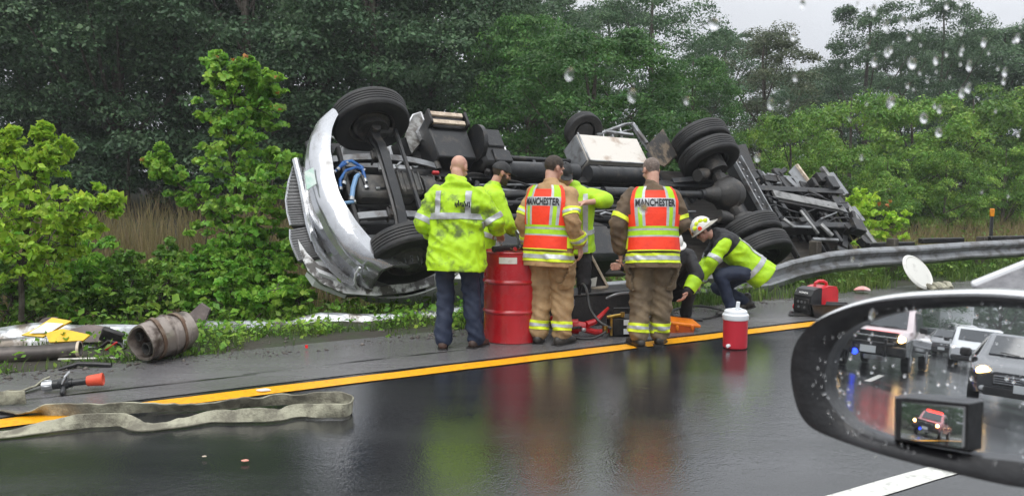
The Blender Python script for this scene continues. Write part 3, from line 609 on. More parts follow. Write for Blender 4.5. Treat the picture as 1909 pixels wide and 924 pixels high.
mb = MB(); mb.box(T(812, 322, .6), (.10, .05, .05)); mb.box(T(806, 336, .6), (.04, .07, .05)); part('marker_lamp', mb, m_red)

# hoses, brackets and grime between the frame rails
rs = random.Random(21)
for i in range(34):
    x = rs.uniform(-5.3, .5); y = rs.uniform(-.62, .62); z = rs.uniform(.60, .84)
    mb = MB(); mb.box((x, y, z), (rs.uniform(.05, .22), rs.uniform(.04, .16), rs.uniform(.05, .14)), Euler((rs.uniform(-.2, .2), rs.uniform(-.2, .2), rs.uniform(-.6, .6))).to_matrix(), .012); part('bracket', mb, rs.choice((m_blk, m_blk, m_blk2, m_iron)))
for i in range(14):
    x = rs.uniform(-4.6, .3); y = rs.uniform(-.5, .5); q = [Vector((x, y, rs.uniform(.6, .8)))]
    for k in range(6): q.append(q[-1] + Vector((-rs.uniform(.06, .22), rs.uniform(-.13, .13), rs.uniform(-.05, .05))))
    mb = MB(); mb.tube(q, rs.uniform(.008, .018), 6); part('air_line', mb, rs.choice((m_blk, m_blk2, m_blk)))
# wheels
def tyre_prof(R=.5, w=.14):
    pr = [(.29, -w * .86), (.36, -w * 1.02), (.43, -w * 1.04), (.475, -w * .96), (.492, -w * .84), (R, -w * .7)]
    for y in (-.42, -.14, .14, .42): pr += [(R, (y - .045) * w), (R - .016, (y - .035) * w), (R - .016, (y + .035) * w), (R, (y + .045) * w)]
    return pr + [(R, w * .7), (.492, w * .84), (.475, w * .96), (.43, w * 1.04), (.36, w * 1.02), (.29, w * .86)]
TY = MB().lathe(tyre_prof(), (0, 0, 0), (0, 1, 0), 48).mesh('tyre', m_rub, ang=25)
LUG = MB().cyl((0, 0, 0), (0, .075, 0), .019, .008, 8).mesh('lug_nut', m_chr)
HOLE = MB().cyl((0, 0, 0), (0, .004, 0), .032, n=12).mesh('hand_hole_disc', m_blk)  # solid black discs, painted for the dark inside open hand holes
def wheel(c, s, front, par=truck, sc_=1.0, lugs=True):
    """s = +1 when the outer face looks along +y"""
    mb = MB(); k = s
    pr = [(.295, -.125 * k), (.275, -.11 * k), (.255, -.02 * k), (.25, .06 * k), (.17, .085 * k), (.165, .09 * k), (.14, .12 * k), (.10, .15 * k), (.09, .20 * k), (0, .20 * k)] if front else \
         [(.295, -.125 * k), (.28, .06 * k), (.26, .10 * k), (.255, .02 * k), (.20, -.03 * k), (.12, -.04 * k), (.10, .05 * k), (0, .05 * k)]
    mb.lathe(pr, (0, 0, 0), (0, 1, 0), 28); mb.lathe([(.295, -.125 * k), (.295, .125 * k), (.285, .125 * k)], (0, 0, 0), (0, 1, 0), 28)
    mb.lathe([(0, -.10 * k), (.235, -.10 * k), (.24, -.02 * k)], (0, 0, 0), (0, 1, 0), 24)
    o = mb.build('wheel', m_blk2 if not front else mat('wheel_paint', (.06, .06, .06), .4, col2=(.12, .11, .1), scale=8), par); o.location = c; o.scale = (sc_,) * 3
    link('tyre', TY, o)
    if lugs:
        for i in range(10):
            a = i * math.pi / 5; l = link('lug_nut', LUG, o); l.location = (.125 * math.cos(a), .095 * k if front else -.03 * k, .125 * math.sin(a)); l.scale = (1, k * 1.2, 1)
        for i in range(8):
            a = i * math.pi / 4 + .2; l = link('hand_hole_disc', HOLE, o); l.location = (.21 * math.cos(a), (.074 if front else -.028) * k, .21 * math.sin(a))
    return o
wheel((0, 1.03, .5), 1, True); wheel((0, -1.03, .5), -1, True)
for s in (1, -1):
    wheel((-5.9, s * .77, .5), -s, False, lugs=False); wheel((-5.9, s * 1.11, .5), s, False, lugs=s < 0)
    mb = MB(); mb.cyl((-5.9, s * .46, .5), (-5.9, s * .72, .5), .20, n=22); part('brake_drum', mb, m_iron)
    mb = MB(); mb.cyl((-5.45, s * .40, .52), (-5.62, s * .44, .52), .10, n=16); mb.cyl((-5.6, s * .44, .52), (-5.68, s * .46, .52), .085, n=16); part('brake_chamber', mb, m_iron)
mb = MB(); mb.cyl((-5.9, -.7, .5), (-5.9, .7, .5), .085, n=16); mb.box((-5.9, 0, .5), (.22, .9, .18), bev=.06); part('rear_axle', mb, m_iron)
mb = MB(); mb.ell((-5.86, .0, .47), (.30, .27, .27), n=20, m=12); mb.cyl((-5.6, 0, .5), (-5.38, .02, .52), .15, .08, 16); mb.lathe([(.27, 0), (.30, .01), (.30, .05), (.26, .06)], (-5.9, 0, .5), (1, 0, 0), 24); part('differential', mb, m_iron)
mb = MB(); mb.cyl((-5.4, .02, .53), (-3.5, .05, .60), .06, n=14); mb.cyl((-3.5, .05, .60), (-1.35, .03, .74), .055, n=14); mb.cyl((-3.42, .05, .60), (-3.58, .05, .60), .09, n=14); mb.cyl((-5.3, .02, .53), (-5.42, .02, .53), .085, n=12); part('drive_shaft', mb, m_blk2)
for s in (1, -1):
    mb = MB(); mb.loft([[Vector((x, s * .44 + a, .62 + b_ + .10 * abs((x + 5.9) / .8) ** 2)) for a, b_ in ((-.045, 0), (.045, 0), (.045, .11), (-.045, .11))] for x in [-5.1 - .16 * i for i in range(11)]]); part('leaf_spring', mb, m_blk2)
# step box with two pale treads, battery box
a, b_ = Vector((-1.05, .62, .45)), Vector((-1.52, 1.22, .95))
def boxab(n, a, b, m, par=None, bev=.02): mb = MB(); mb.box((Vector(a) + Vector(b)) / 2, [abs(q - r) for q, r in zip(a, b)], bev=bev); return part(n, mb, m, par)
sb = boxab('step_box', (-.84, .50, .52), (-1.42, 1.20, 1.0), m_blk2)
boxab('step_box_side', (-.83, 1.0, .40), (-.87, 1.24, .56), m_blk, sb); boxab('step_box_side', (-1.39, 1.0, .40), (-1.43, 1.24, .56), m_blk, sb)
for y in (1.20, 1.06): boxab('tread', (-.88, y - .035, .44), (-1.38, y + .035, .50), m_trd, sb, .006)
boxab('tread_well', (-.88, .98, .47), (-1.38, 1.22, .53), m_blk, sb)
bb = boxab('battery_box', (-1.52, .42, .50), (-1.95, 1.05, .95), m_blk, None, .05)
boxab('battery_box_lid', (-1.68, .44, .47), (-1.96, .66, .53), m_blk2, bb); boxab('battery_box_lid', (-1.64, .70, .47), (-1.92, 1.02, .53), m_blk2, bb)
mb = MB(); mb.cyl((-1.56, .80, .55), (-1.50, .80, .55), .26, n=24); part('battery_box_cover', mb, m_blk2, bb)
# tanks and pipes along the chassis
for x0, x1 in ((-1.75, -3.15), (-3.35, -4.45)):
    mb = MB(); mb.cyl((x0, .44, .66), (x1, .46, .66), .125, n=20); [mb.lathe([(.132, 0), (.132, .04)], (lerp(x0, x1, t), .45, .66), (-1, 0, 0), 20) for t in (.15, .55, .85)]; part('air_tank', mb, m_blk2)
for k, (y, z, r, x0, x1, m) in enumerate(((.1, .72, .03, -1.3, -5.2, m_gry), (-.12, .70, .045, -1.5, -5.0, m_blk2), (-.34, .70, .055, -1.2, -4.9, m_blk2), (-.62, .72, .10, -1.3, -4.6, m_blk2), (.24, .74, .02, -1.4, -5.4, m_gry), (-.22, .67, .016, -2., -5.2, m_gry))):
    mb = MB(); mb.tube([(lerp(x0, x1, i / 8), y + .02 * math.sin(i * 1.9 + k), z + .012 * math.cos(i * 2.3)) for i in range(9)], r, 10); part('chassis_pipe', mb, m)
boxab('right_fuel_tank', (-1.2, -.55, .5), (-3.2, -1.15, 1.0), m_blk2, None, .08)
boxab('side_rail', (-2.0, .90, .93), (-4.9, .97, 1.03), m_blk2)
for i in range(6): mb = MB(); mb.bar((-2.2 - .42 * i, .46, .86), (-2.3 - .42 * i, .92, .97), .06, .05); part('outrigger', mb, m_blk2 if i % 2 else m_gry)
mb = MB(); mb.tube([T(x, y, .58) for x, y in ((1118, 400), (1128, 396), (1150, 402), (1180, 410))], .018, 8); part('brake_line', mb, m_alu)
# silver toolbox
tb = boxab('toolbox', (-3.42, .66, .60), (-4.62, 1.18, 1.02), m_sil, None, .012)
boxab('toolbox_end', (-3.40, .67, .62), (-3.43, 1.17, 1.0), m_gry, tb, .004)
mb = MB(); mb.bar((-3.43, .645, .585), (-3.43, 1.19, .585), .03, .03); mb.bar((-3.42, .65, .59), (-4.62, .65, .59), .025, .025); part('toolbox_edge', mb, m_alu, tb)
boxab('toolbox_underside', (-3.46, .54, .66), (-4.6, .65, 1.0), m_blk, tb)
# spare tyre and hoop frame beyond the toolbox
sw = wheel((-3.84, 1.5, .86), 1, False, sc_=.62, lugs=False); sw.rotation_euler = (R_(25), 0, R_(8)); sw.name = 'spare_wheel'
mb = MB(); pp = [T(x, y, .8) for x, y in ((1112, 252), (1165, 232), (1180, 230), (1207, 268))]; mb.tube(pp, .028, 8); mb.tube([p + Vector((0, -.10, .05)) for p in pp], .02, 8)
for t in (.2, .5, .8): q = pp[0].lerp(pp[1], t); mb.bar(q, q + Vector((0, -.2, .05)), .03, .04)
mb.bar(T(1125, 245, .8), T(1180, 252, .8), .05, .05); part('hoop_frame', mb, m_alu)
mb = MB(); mb.bar(T(1180, 232, .76), T(1206, 268, .76), .07, .05); part('hoop_post', mb, m_gry)
# mud flaps
mb = MB(); mb.prism([T(1204, 272, .5), T(1236, 240, .5), T(1262, 288, .62), T(1238, 310, .62), T(1215, 300, .58)], (-.03, .0, .03)); part('mud_flap', mb, m_dirt)
mb = MB(); mb.prism([T(1352, 274, .75), T(1390, 268, .75), T(1410, 318, .75), T(1372, 322, .75)], (-.03, 0, .03)); part('mud_flap', mb, m_blk)
boxab('flap_bracket', (-5.0, .5, .86), (-5.08, 1.15, .92), m_blk2)
# big channel behind the axle
cm = boxab('suspension_channel', (-6.72, -.45, .66), (-6.90, 1.0, .92), m_blk2)
for x in (-6.70, -6.92): boxab('channel_flange', (x + .015, -.45, .62), (x - .015, 1.0, .70), m_gry, cm, .004)
for i in range(9): mb = MB(); mb.cyl((-6.81, -.35 + i * .15, .655), (-6.81, -.35 + i * .15, .64), .018, n=8); part('bolt', mb, m_alu, cm)
# rear body frame: crossbars, brackets, light beam, tail posts
boxab('body_deck', (-2.35, -1.05, 1.10), (-9.3, .98, 1.18), mat('deck_underside', (.035, .03, .026), .6, col2=(.07, .06, .05), scale=4, bump=.3, bscale=14, aniso=(.3, 6, 1)))
rs = random.Random(4)
for i in range(13):
    x = -7.05 - i * .19; m = (m_blk2, m_blk, m_blk)[i % 3]; y0, y1 = -.95 + rs.random() * .5, .98 - rs.random() * .25
    boxab('body_crossbar', (x, y0, .95 + .02 * (i % 2)), (x - .06, y1, 1.06), m)
for i in range(26):
    x = -7.0 - rs.random() * 2.3; y = rs.uniform(-.95, .85); z = rs.uniform(.74, .92); m = rs.choice((m_blk, m_blk2, m_blk2, m_blk, m_blk))
    mb = MB(); mb.box((x, y, z), (rs.uniform(.06, .35), rs.uniform(.05, .3), rs.uniform(.05, .16)), Euler((0, 0, rs.uniform(-.5, .5))).to_matrix(), .01); part('bracket', mb, m)
for k in range(3):
    mb = MB(); mb.tube([(-6.9 - i * .35, -.3 + .25 * k + .08 * math.sin(i * 1.4 + k), .76 + .04 * math.cos(i * 1.7 + k)) for i in range(8)], .016, 6); part('air_line', mb, m_blk2)
def barp(n, a, b, w_, h, m, z=.85, z1=None): mb = MB(); mb.bar(T(*a, z), T(*b, z if z1 is None else z1), w_, h, Vector((0, 0, 1)), .008); return part(n, mb, m)
m_lgt = mat('light_steel', (.27, .27, .265), .38, .35, col2=(.10, .10, .095), scale=5, lo=.42, hi=.68)
barp('light_beam', (1442, 362), (1560, 386), .17, .06, m_lgt, .74); barp('beam_web', (1446, 378), (1556, 398), .06, .16, m_blk, .82)
barp('tail_post', (1532, 312), (1572, 366), .10, .08, m_lgt, .90); barp('tail_plate', (1549, 322), (1578, 362), .16, .03, m_gry, .95)
barp('tail_post', (1543, 362), (1572, 398), .12, .06, m_lgt, .86); barp('tail_post', (1574, 378), (1632, 458), .13, .07, m_lgt, .90); barp('tail_plate', (1590, 385), (1610, 412), .12, .03, m_gry, .96)
barp('tail_rail', (1412, 318), (1468, 398), .10, .08, m_blk2, .80); barp('tail_rail', (1452, 330), (1524, 432), .09, .08, m_blk2, .82); barp('tail_rail', (1496, 350), (1568, 452), .10, .08, m_blk2, .84); barp('tail_rail', (1540, 345), (1604, 436), .08, .06, m_gry, .86)
barp('tail_post', (1528, 330), (1540, 345), .08, .05, m_alu, .84)
mb = MB(); mb.prism([T(1470, 320, .9), T(1484, 306, .9), T(1513, 344, .9), T(1500, 362, .9)], (-.04, .0, .05)); part('tail_plate', mb, m_gry)
barp('tail_plate_edge', (1485, 307), (1512, 344), .05, .06, m_trd, .88)
barp('ladder_bar', (1430, 325), (1478, 332), .05, .05, m_gry, .84); barp('ladder_bar', (1430, 340), (1462, 343), .05, .05, m_gry, .84); barp('ladder_bar', (1420, 345), (1433, 358), .10, .05, m_lgt, .80)
barp('ladder_bar', (1440, 345), (1420, 320), .05, .04, m_gry, .82); barp('ladder_bar', (1458, 342), (1448, 326), .05, .04, m_gry, .82); barp('ladder_bar', (1466, 330), (1498, 362), .12, .05, m_gry, .82)
barp('ladder_bar', (1460, 408), (1478, 422), .07, .05, m_lgt, .74); barp('ladder_bar', (1476, 422), (1512, 424), .05, .04, m_gry, .74); barp('ladder_bar', (1492, 392), (1526, 436), .06, .04, m_lgt, .74)
barp('ladder_bar', (1530, 408), (1560, 396), .03, .03, m_gry, .72); barp('ladder_bar', (1530, 418), (1552, 440), .09, .05, m_lgt, .72); barp('ladder_bar', (1515, 446), (1562, 448), .06, .06, m_gry, .8)
barp('ladder_bar', (1595, 436), (1610, 442), .05, .05, m_lgt, .9); barp('ladder_bar', (1610, 442), (1620, 460), .05, .03, m_lgt, .9); barp('ladder_bar', (1574, 440), (1574, 462), .12, .06, m_blk2, .9)
barp('ladder_bar', (1560, 368), (1578, 390), .2, .05, m_blk2, .86); barp('ladder_bar', (1490, 345), (1535, 360), .16, .10, m_blk, .92)

# ================================================================ guardrail: crushed left run, bent right run
m_galv = mat('galvanised_steel', (.25, .26, .27), .34, .7, col2=(.13, .125, .12), scale=5, lo=.42, hi=.66, bump=.25, bscale=14)
m_galv2 = mat('muddy_galvanised_steel', (.46, .48, .50), .38, .6, col2=(.14, .12, .10), scale=4, lo=.45, hi=.62, bump=.3, bscale=14)
WP = [(-.0, .155), (.035, .145), (.075, .105), (.078, .075), (.035, .03), (.012, 0), (.035, -.03), (.078, -.075), (.075, -.105), (.035, -.145), (0, -.155)]
def wbeam(mb, pts, flat=1.0, dent=.02):
    """pts: (position, roll): roll 0 = face to the road, 90 = lying on its back"""
    P_ = [(Vector(p), r) for p, r in pts]; den = []
    for (a, ra), (b, rb) in zip(P_, P_[1:]):
        n = max(2, int((b - a).length / .12)); den += [(a.lerp(b, i / n), lerp(ra, rb, i / n)) for i in range(n)]
    den.append(P_[-1]); rings = []
    for i, (p, r) in enumerate(den):
        d = den[min(i + 1, len(den) - 1)][0] - den[max(i - 1, 0)][0]; d.normalize(); f = d.cross(Z).normalized()      # towards the road
        if f.dot(V) > 0: f = -f
        R = Matrix.Rotation(R_(r), 3, -d if True else d); f2 = R @ f; u2 = R @ (f.cross(d) * (1 if f.cross(d).z > 0 else -1))
        if f2.dot(Z) < 0 and r > 0: f2 = Matrix.Rotation(R_(r), 3, d) @ f; u2 = Matrix.Rotation(R_(r), 3, d) @ Z
        ring = []
        for k, (o_, h) in enumerate(WP + [(o_ - .008, h) for o_, h in reversed(WP)]):
            dn = dent * noise.noise(p * 2.3 + Vector((h * 6, k * .1, 0))); ring.append(p + f2 * (o_ * flat + dn) + u2 * h)
        rings.append(ring)
    mb.loft(rings)
gl = thing('crushed_guardrail', 'flattened galvanised guardrail lying in the grass in front of the truck', 'guardrail', rw(2.0, 8.9, 0)); Mi = -gl.location
mb = MB(); wbeam(mb, [(atY(352, 626, 7.9) + Mi, 35), (atY(400, 622, 8.1) + Mi, 40), (atY(470, 618, 8.4) + Mi, 62), (atY(545, 612, 8.75) + Mi, 78), (atY(600, 602, 8.9) + Mi, 55), (atY(700, 603, 8.95) + Mi, 66), (atY(800, 597, 9.0) + Mi, 60), (atY(880, 592, 9.05) + Mi, 50), (atY(1010, 580, 9.2) + Mi, 40)], .55, .05); mb.build('rail', m_galv2, gl, ang=30)
mb = MB(); wbeam(mb, [(atY(-60, 640, 7.3) + Mi, 50), (atY(60, 628, 7.5) + Mi, 55), (atY(225, 632, 7.7) + Mi, 45), (atY(352, 626, 7.92) + Mi, 35)], .6, .05); mb.build('rail', m_galv2, gl, ang=30)
gr = thing('bent_guardrail', 'galvanised guardrail rising bent and twisted from the ground to its posts at the right', 'guardrail', rw(10, 8, 0)); Mi = -gr.location
mb = MB(); wbeam(mb, [(atY(1130, 548, 9.95) + Mi, 20), (atY(1240, 538, 10.2) + Mi, 15), (atY(1330, 532, 10.6) + Mi, 25), (atY(1425, 524, 10.95) + Mi, 38), (atY(1480, 504, 11.3) + Mi, 30), (atY(1550, 488, 11.7) + Mi, 14), (atY(1625, 480, 12.1) + Mi, 4), (atY(1700, 476, 12.6) + Mi, 0), (atY(1800, 468, 13.35) + Mi, 0), (atY(1909, 462, 14.1) + Mi, 0)] + [(rw(16.2 + 3.8 * k, 8.0, .40) + Mi, 0) for k in range(1, 12)], 1.0, .018); mb.build('rail', m_galv, gr, ang=30)
for px, Y in ((1540, 11.9), (1685, 12.7), (1853, 13.9), (2000, 15.2)):
    p = atY(px, HY, Y) + V * .16; p.z = hgt(p) - .1; mb = MB(); q = p + Mi; mb.box(q + Vector((0, 0, .36)), (.11, .16, .75), Matrix.Rotation(ROAD_YAW, 3, 'Z')); mb.build('post', mat('post_wood', (.045, .038, .03), .8, col2=(.08, .07, .055), scale=6, bump=.4, bscale=30), gr)
for px, y0, y1, Y in ((1660, 452, 460, 13.6), (1755, 442, 454, 14.3), (1880, 440, 448, 15)):
    p = atY(px, (y0 + y1) / 2, Y) + Mi; mb = MB(); mb.box(p, (.9, .12, .09), Matrix.Rotation(ROAD_YAW - .25, 3, 'Z')); mb.build('offset_block', m_blk, gr)
# ================================================================ PEOPLE
def remesh(mb, vox, sm=3, fac=.5):
    me = mb.mesh('tmp', mat('skin', (.52, .30, .22), .5), fix=False, smooth=False)
    o = bpy.data.objects.new('tmp', me); COL.objects.link(o)
    m = o.modifiers.new('r', 'REMESH'); m.mode = 'VOXEL'; m.voxel_size = vox
    s = o.modifiers.new('s', 'SMOOTH'); s.factor = fac; s.iterations = sm
    dg = bpy.context.evaluated_depsgraph_get(); ev = o.evaluated_get(dg); r = bpy.data.meshes.new_from_object(ev)
    bpy.data.objects.remove(o); bpy.data.meshes.remove(me); return r
def finish(me, m, amp=0., fr=9., fold=0., seed=0., name='cloth'):
    if amp or fold:
        me.update(); n = len(me.vertices); co = np.empty(n * 3, np.float32); me.vertices.foreach_get('co', co); no = np.empty(n * 3, np.float32); me.vertices.foreach_get('normal', no); co = co.reshape(-1, 3); no = no.reshape(-1, 3)
        d = np.array([amp * noise.noise(Vector((x * fr + seed, y * fr, z * fr * .8))) + fold * .45 * noise.noise(Vector((x * 22 + seed, y * 22, z * 15))) + fold * (.5 - abs(noise.noise(Vector((x * 5 + seed + z * 2.0, y * 5, z * 9 + 7 + x * 4))))*2) for x, y, z in co.tolist()], np.float32)
        me.vertices.foreach_set('co', (co + no * d[:, None]).ravel())
    me.materials.clear(); me.materials.append(m); me.polygons.foreach_set('material_index', [0] * len(me.polygons)); me.polygons.foreach_set('use_smooth', [True] * len(me.polygons)); me.name = name; me.update(); return me
def cutplane(me, co, no):
    bm = bmesh.new(); bm.from_mesh(me); r = bmesh.ops.bisect_plane(bm, geom=bm.verts[:] + bm.edges[:] + bm.faces[:], plane_co=co, plane_no=no, clear_outer=True)
    bmesh.ops.holes_fill(bm, edges=[e for e in bm.edges if e.is_boundary]); bm.to_mesh(me); bm.free()
def patch(name, src, cuts, test, off, m, par, thick=.006):
    bm = bmesh.new(); bm.from_mesh(src)
    for co, no in cuts: bmesh.ops.bisect_plane(bm, geom=bm.verts[:] + bm.edges[:] + bm.faces[:], plane_co=co, plane_no=no)
    bm.normal_update(); bmesh.ops.delete(bm, geom=[f for f in bm.faces if not test(f.calc_center_median())], context='FACES')
    if not bm.faces: bm.free(); return None
    nv = {v: v.normal.copy() for v in bm.verts}
    for v, q in nv.items(): v.co += q * off
    bmesh.ops.solidify(bm, geom=bm.faces[:], thickness=thick)
    me = bpy.data.meshes.new(name); bm.to_mesh(me); bm.free(); me.materials.clear(); me.materials.append(m); me.polygons.foreach_set('use_smooth', [True] * len(me.polygons)); me.polygons.foreach_set('material_index', [0] * len(me.polygons)); me.set_sharp_from_angle(angle=R_(45))
    return link(name, me, par)
def chain(mb, p0, p1, r0, r1, n=10, flat=None):
    p0, p1 = Vector(p0), Vector(p1); L_ = (p1 - p0).length; k = max(2, int(L_ / (.35 * min(r0, r1))) + 1)
    for i in range(k + 1): t = i / k; mb.ell(p0.lerp(p1, t), lerp(r0, r1, t), n=n, m=max(6, n // 2 + 1))
PROF = [(-.26, .225, .165, 0), (-.15, .222, .165, 0), (0, .205, .155, 0), (.15, .195, .145, 0), (.30, .212, .15, .0), (.42, .218, .145, .0), (.50, .195, .118, -.005), (.55, .15, .095, -.01), (.585, .085, .075, -.01), (.62, .07, .07, 0)]
def torso(mb, TF, s=1.0, z0=-.26, z1=.60, off=0., n=28):
    rings = []
    for i in range(26):
        z = lerp(z0, z1, i / 25); a, b, yo = pw(PROF, z); rings.append([TF @ Vector(((a * s + off) * math.copysign(abs(math.cos(t)) ** .85, math.cos(t)), yo + (b * s + off) * math.copysign(abs(math.sin(t)) ** .85, math.sin(t)), z)) for t in [2 * math.pi * k / n for k in range(n)]])
    mb.loft(rings)
def hand(mb, w_, d, nrm, side, curl=.5, g=1.0):
    """side +1: the thumb lies to +(d x nrm)"""
    d = Vector(d).normalized(); nrm = (Vector(nrm) - d * Vector(nrm).dot(d)).normalized(); x = d.cross(nrm) * side; w_ = Vector(w_)
    for k in range(5):
        t = k / 4
        for o_ in (-.026, -.009, .009, .026): mb.ell(w_ + d * (.012 + .075 * t) + x * o_ * lerp(.75, 1.05, t), .0165 * g, n=8, m=6)
    for o_, L_ in ((.031, .070), (.0105, .080), (-.0105, .075), (-.031, .058)):
        p = w_ + d * .088 + x * o_; dd = d.copy()
        for sgi, f in enumerate((.42, .33, .25)):
            dd = (dd * math.cos(curl * (.6 + .25 * sgi)) + nrm * math.sin(curl * (.6 + .25 * sgi))).normalized(); q = p + dd * L_ * f; chain(mb, p, q, .0092 * g * (1 - .08 * sgi), .0088 * g * (1 - .08 * sgi), 7); p = q
    p = w_ + d * .025 + x * .032; q = p + (d * .6 + x * .6 + nrm * .35).normalized() * .045; chain(mb, p, q, .0115 * g, .0105 * g, 7); chain(mb, q, q + (d * .9 + x * .15 + nrm * .4).normalized() * .032, .0102 * g, .0088 * g, 7)
def head_blobs(mb, HF, ears=True):
    def e(c, r, n=16): mb.ell(HF @ Vector(c), r, HF.to_3x3(), n, max(8, n // 2))
    e((0, -.012, .035), (.074, .094, .084), 22); e((0, .03, -.03), (.06, .065, .075), 18); e((0, .045, -.065), (.048, .045, .04)); e((0, .07, -.088), (.024, .022, .02), 10)
    e((0, .088, .0), (.011, .016, .026), 10); e((0, .103, -.018), (.015, .014, .012), 10)
    for s in (1, -1):
        e((s * .03, .077, .026), (.028, .016, .010), 10); e((s * .045, .062, -.02), (.022, .022, .018), 10)
        if ears: e((s * .078, -.004, 0), (.009, .022, .031), 12); e((s * .082, -.012, .012), (.007, .012, .014), 8); e((s * .077, .004, -.024), (.008, .010, .011), 8)
    e((0, .088, -.048), (.023, .010, .006), 10); e((0, .085, -.060), (.020, .010, .007), 10)
m_skin = mat('skin', (.52, .30, .22), .45, col2=(.42, .20, .15), scale=9, lo=.4, hi=.7, bump=.1, bscale=90)
m_lime = mat('lime_hi_vis', (.42, .70, .01), .55, col2=(.31, .55, .01), scale=5, bump=.35, bscale=16)
m_limed = mat('dirty_lime_hi_vis', (.41, .68, .01), .55, col2=(.10, .15, .03), scale=4.5, lo=.50, hi=.66, bump=.35, bscale=16)
m_org = mat('red_orange_hi_vis', (.90, .05, .012), .5, col2=(.78, .035, .01), scale=6, bump=.2, bscale=30)
m_ref = mat('reflective_silver', (.46, .48, .49), .35, .2, col2=(.36, .37, .38), scale=12, bump=.15, bscale=40)
m_trim = mat('lime_yellow_trim', (.72, .86, .03), .5, col2=(.55, .68, .03), scale=9)
m_tanc = mat('tan_turnout_cloth', (.42, .26, .125), .75, col2=(.31, .185, .09), scale=5, bump=.4, bscale=20)
m_tanp = mat('worn_tan_turnout_cloth', (.37, .245, .125), .75, col2=(.25, .16, .08), scale=4, bump=.45, bscale=18)
m_brn = mat('brown_turnout_cloth', (.135, .092, .055), .75, col2=(.085, .06, .038), scale=5, bump=.4, bscale=20)
m_brnp = mat('brown_turnout_trouser_cloth', (.19, .14, .085), .75, col2=(.11, .08, .05), scale=4, bump=.45, bscale=18)
m_navy = mat('navy_trousers', (.012, .02, .045), .7, col2=(.025, .035, .065), scale=6, bump=.3, bscale=24)
m_blkc = mat('black_cloth', (.012, .012, .014), .7, col2=(.025, .025, .028), scale=6, bump=.3, bscale=24)
m_boot = mat('black_boot', (.014, .013, .012), .42, col2=(.04, .035, .03), scale=8, bump=.2, bscale=40)
m_shoe = mat('brown_shoe', (.085, .045, .032), .5, col2=(.045, .028, .022), scale=8, bump=.2, bscale=40)
m_hair = mat('dark_hair', (.03, .02, .014), .6, col2=(.055, .038, .026), scale=40, bump=.5, bscale=160, aniso=(1, 1, .25))
m_grey = mat('cropped_grey_hair', (.13, .10, .085), .65, col2=(.22, .17, .14), scale=45, bump=.4, bscale=180)
m_beard = mat('beard', (.05, .03, .02), .7, bump=.5, bscale=160)
m_eye = mat('eye', (.05, .04, .035), .15)
m_cap = mat('black_cap', (.013, .013, .014), .6, col2=(.025, .025, .025), scale=20, bump=.2, bscale=60)
m_hw = mat('white_helmet', (.70, .69, .66), .25, col2=(.45, .43, .40), scale=7, lo=.5, hi=.75, coat=.4)
ALLP = {}
